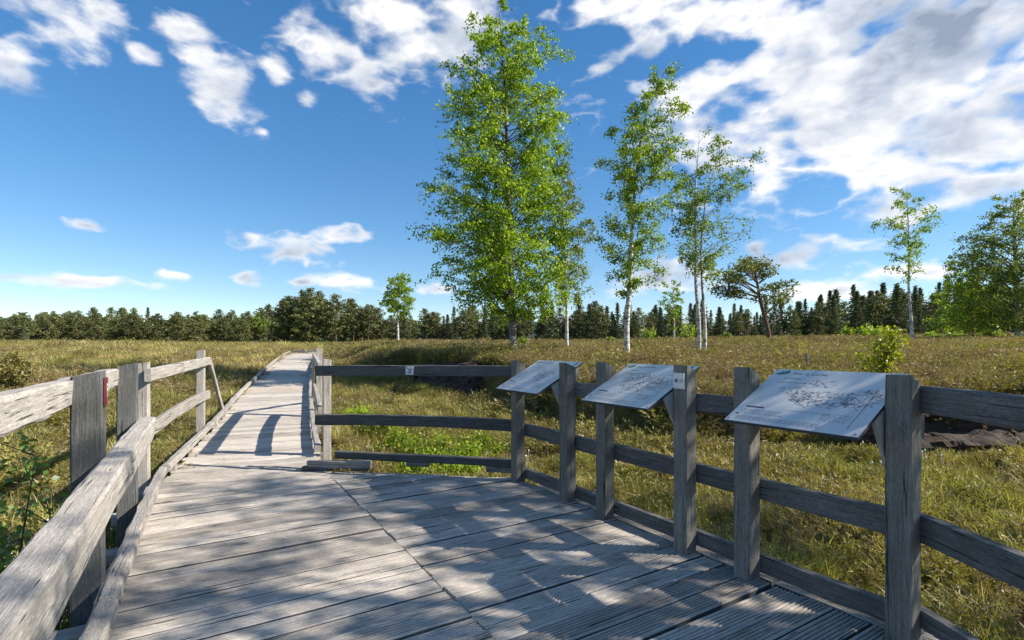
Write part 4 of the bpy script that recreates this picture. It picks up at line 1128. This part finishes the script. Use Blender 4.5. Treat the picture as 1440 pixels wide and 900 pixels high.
def scatter(name, label, protos, P, rotz, scl, cat):
    col = bpy.data.collections.new(name + '_kinds')
    for i, me in enumerate(protos): col.objects.link(bpy.data.objects.new('clump_kind', me))
    me = bpy.data.meshes.new(name); me.vertices.add(len(P)); me.vertices.foreach_set('co', np.asarray(P, np.float32).ravel())
    at = me.attributes.new('turn', 'FLOAT_VECTOR', 'POINT'); t = np.zeros((len(P), 3), np.float32); t[:, 2] = rotz; t[:, :2] = rng.normal(0, .12, (len(P), 2)); at.data.foreach_set('vector', t.ravel())
    scl = np.asarray(scl, np.float32); at = me.attributes.new('size', 'FLOAT_VECTOR', 'POINT'); at.data.foreach_set('vector', np.stack([scl, scl, np.minimum(scl, 1 + (np.maximum(scl, 1) - 1) * .30)], 1).astype(np.float32).ravel())
    at = me.attributes.new('pick', 'INT', 'POINT'); at.data.foreach_set('value', rng.integers(0, len(protos), len(P)).astype(np.int32))
    me.update()
    o = link(name, me); tag(o, label, cat, kind='stuff')
    ng = bpy.data.node_groups.new(name, 'GeometryNodeTree')
    ng.interface.new_socket('Geometry', in_out='INPUT', socket_type='NodeSocketGeometry'); ng.interface.new_socket('Geometry', in_out='OUTPUT', socket_type='NodeSocketGeometry')
    gi = ng.nodes.new('NodeGroupInput'); go = ng.nodes.new('NodeGroupOutput')
    ip = ng.nodes.new('GeometryNodeInstanceOnPoints'); ci = ng.nodes.new('GeometryNodeCollectionInfo')
    ci.inputs['Collection'].default_value = col; ci.inputs['Separate Children'].default_value = True; ci.inputs['Reset Children'].default_value = True
    def attr(n, t):
        a_ = ng.nodes.new('GeometryNodeInputNamedAttribute'); a_.data_type = t; a_.inputs['Name'].default_value = n
        return [s for s in a_.outputs if s.enabled and s.name == 'Attribute'][0]
    ng.links.new(gi.outputs[0], ip.inputs['Points']); ng.links.new(ci.outputs[0], ip.inputs['Instance'])
    ip.inputs['Pick Instance'].default_value = True
    ng.links.new(attr('pick', 'INT'), ip.inputs['Instance Index']); ng.links.new(attr('turn', 'FLOAT_VECTOR'), ip.inputs['Rotation']); ng.links.new(attr('size', 'FLOAT_VECTOR'), ip.inputs['Scale'])
    ng.links.new(ip.outputs[0], go.inputs[0])
    md = o.modifiers.new('scatter', 'NODES'); md.node_group = ng
def to_ab(x, y): return x * U.x + y * U.y, x * V.x + y * V.y
def blocked(x, y, rad):
    a_, b_ = to_ab(x, y)
    dk = (a_ > -1) & (a_ < 7.3 + rad) & (b_ > -.5 - rad) & (b_ < np.minimum(3.32, 1.25 + (6.65 - a_) / .8616) + rad)
    xl = np.interp(y, BW_Y, BW_X); t_ = (x - xl) * CD.x
    wk = (y > 5.4) & (y < 31.5) & (t_ > -.10 - rad) & (t_ < BW_W * 1.12 + .12 + rad)
    tx, ty = x - far0.x, y - far0.y; al = tx * TD.x + ty * TD.y; cr = tx * TN.x + ty * TN.y
    tw = (al > -.6) & (al < 10) & (np.abs(cr - .5) < 1.0 + rad)
    s = bank_s(x, y)
    pt = (s > -.95) & (s < -.06) & ((x > 5.9) & (x < 15)) | ((s > -.7) & (s < .2) & (x > -3.4) & (x < -1.0))
    return dk | wk | pt | tw
def gen_points():
    out = []
    bands = [(2.2, 7, 78, 46), (7, 12, 62, 38), (12, 20, 58, 22), (20, 34, 55, 11), (34, 60, 53, 5), (60, 112, 52, 2.0)]
    for r0, r1, azm, den in bands:
        am = math.radians(azm); area = am * (r1 * r1 - r0 * r0); n = int(area * den)
        rad = np.sqrt(rng.uniform(r0 * r0, r1 * r1, n)); az = rng.uniform(-am, am, n)
        out.append(np.stack([rad * np.sin(az), rad * np.cos(az)], 1))
    return np.concatenate(out)
XY = gen_points(); X, Y_ = XY.T; D = np.hypot(X, Y_)
sc = np.interp(D, [0, 7, 12, 20, 34, 60, 112], [.85, .95, 1.0, 1.25, 1.9, 3.0, 5.0])
ok = ~blocked(X, Y_, .12 * np.minimum(sc, 1.6)); X, Y_, D, sc = X[ok], Y_[ok], D[ok], sc[ok]
Zg = ground_z(X, Y_); S_ = bank_s(X, Y_); AZ = np.degrees(np.arctan2(X, Y_))
pn = bumps(X, Y_, 1.1) * 2.2 + bumps(Y_, X, 3.1) * 1.4; pn2 = bumps(X + 40, Y_ - 13, .55) * 2.4
low = (S_ < 0) & (AZ > -20)
left = AZ <= -20
u = rng.random(len(X))
pg = np.where(low, .38, np.where(left, .26, .03)) + .30 * pn * np.where(low | left, 1, .35)
pg = pg + np.where(left, .12 * smooth(20, 50, D), 0)
ps = np.where(low, .10, np.where(left, .22 + .48 * smooth(10, 34, D), .06)) + .22 * pn2
bankz = (S_ > -1.0) & (S_ < 2.5) & (AZ > -17)
pg = np.where(bankz, pg - .45, pg); ps = np.where(bankz, ps - .1, ps)
pg = np.clip(pg, .02, .85); ps = np.clip(ps, .02, .72)
isg = u < pg; iss = (~isg) & (rng.random(len(X)) < ps); ish = ~(isg | iss)
green = (left & (D < 16)) | low
hg = ish & (rng.random(len(X)) < np.where(green, .7, .28)); hb = ish & ~hg
# keep growth low where it would rise through the planks' edge
sz = sc * rng.uniform(.6, 1.25, len(X)) * np.clip(1.0 + .9 * (bumps(X, Y_ * 1.3, 4.5) * 2.0) + .5 * bumps(Y_, X, 1.7), .55, 1.75)
def sub(m, dz=0): return np.stack([X[m], Y_[m], Zg[m] + dz], 1)
tus = (rng.random(len(X)) < .10) & ish & (D < 40)
sz = np.where(tus, sz * rng.uniform(1.3, 1.9, len(X)), sz)
sz = np.where(bankz & ish, sz * 1.3, np.where(ish, sz * 1.12, sz))
rz = rng.uniform(0, 6.28, len(X))
H1 = [sprig_clump(200 + k, 46, .27, .20, M_HEATHER) for k in range(4)]
H2 = [sprig_clump(210 + k, 46, .26, .20, M_HEATHERG) for k in range(4)]
G1 = [blade_clump(220 + k, 60, .32, .13, M_GRASS, .0045, .75) for k in range(4)]
G2 = [blade_clump(230 + k, 55, .30, .14, M_STRAW, .004, .95) for k in range(4)]
scatter('heather', 'brown heather covering the raised bog', H1, sub(hb), rz[hb], sz[hb], 'heather')
scatter('green_heath', 'olive green heath plants on the bog', H2, sub(hg), rz[hg], sz[hg], 'heath')
scatter('grass', 'yellow-green grass growing between the heath plants', G1, sub(isg), rz[isg], sz[isg], 'grass')
scatter('dry_grass', 'straw-coloured dry grass on the bog', G2, sub(iss), rz[iss], sz[iss], 'grass')
def cotton_pts():
    P = []
    for px, Y, R, n in ((55, 3.6, .55, 22), (85, 4.6, .6, 20), (1330, 7.6, .6, 3), (1400, 7.2, .7, 3), (1040, 7.9, .5, 3), (690, 8.0, .4, 2)):
        x = (px - 720) / F * Y
        for _ in range(n): P.append((x + rng.normal(0, R), Y + rng.normal(0, R * .6)))
    P = np.array(P); P = P[~blocked(P[:, 0], P[:, 1], .15)]
    return np.column_stack([P, ground_z(P[:, 0], P[:, 1])])
CP = cotton_pts()
scatter('cotton_grass', 'white cotton grass heads dotted in the grass', [cotton_clump(240 + k) for k in range(3)], CP, rng.uniform(0, 6, len(CP)), rng.uniform(.5, .85, len(CP)), 'cotton grass')
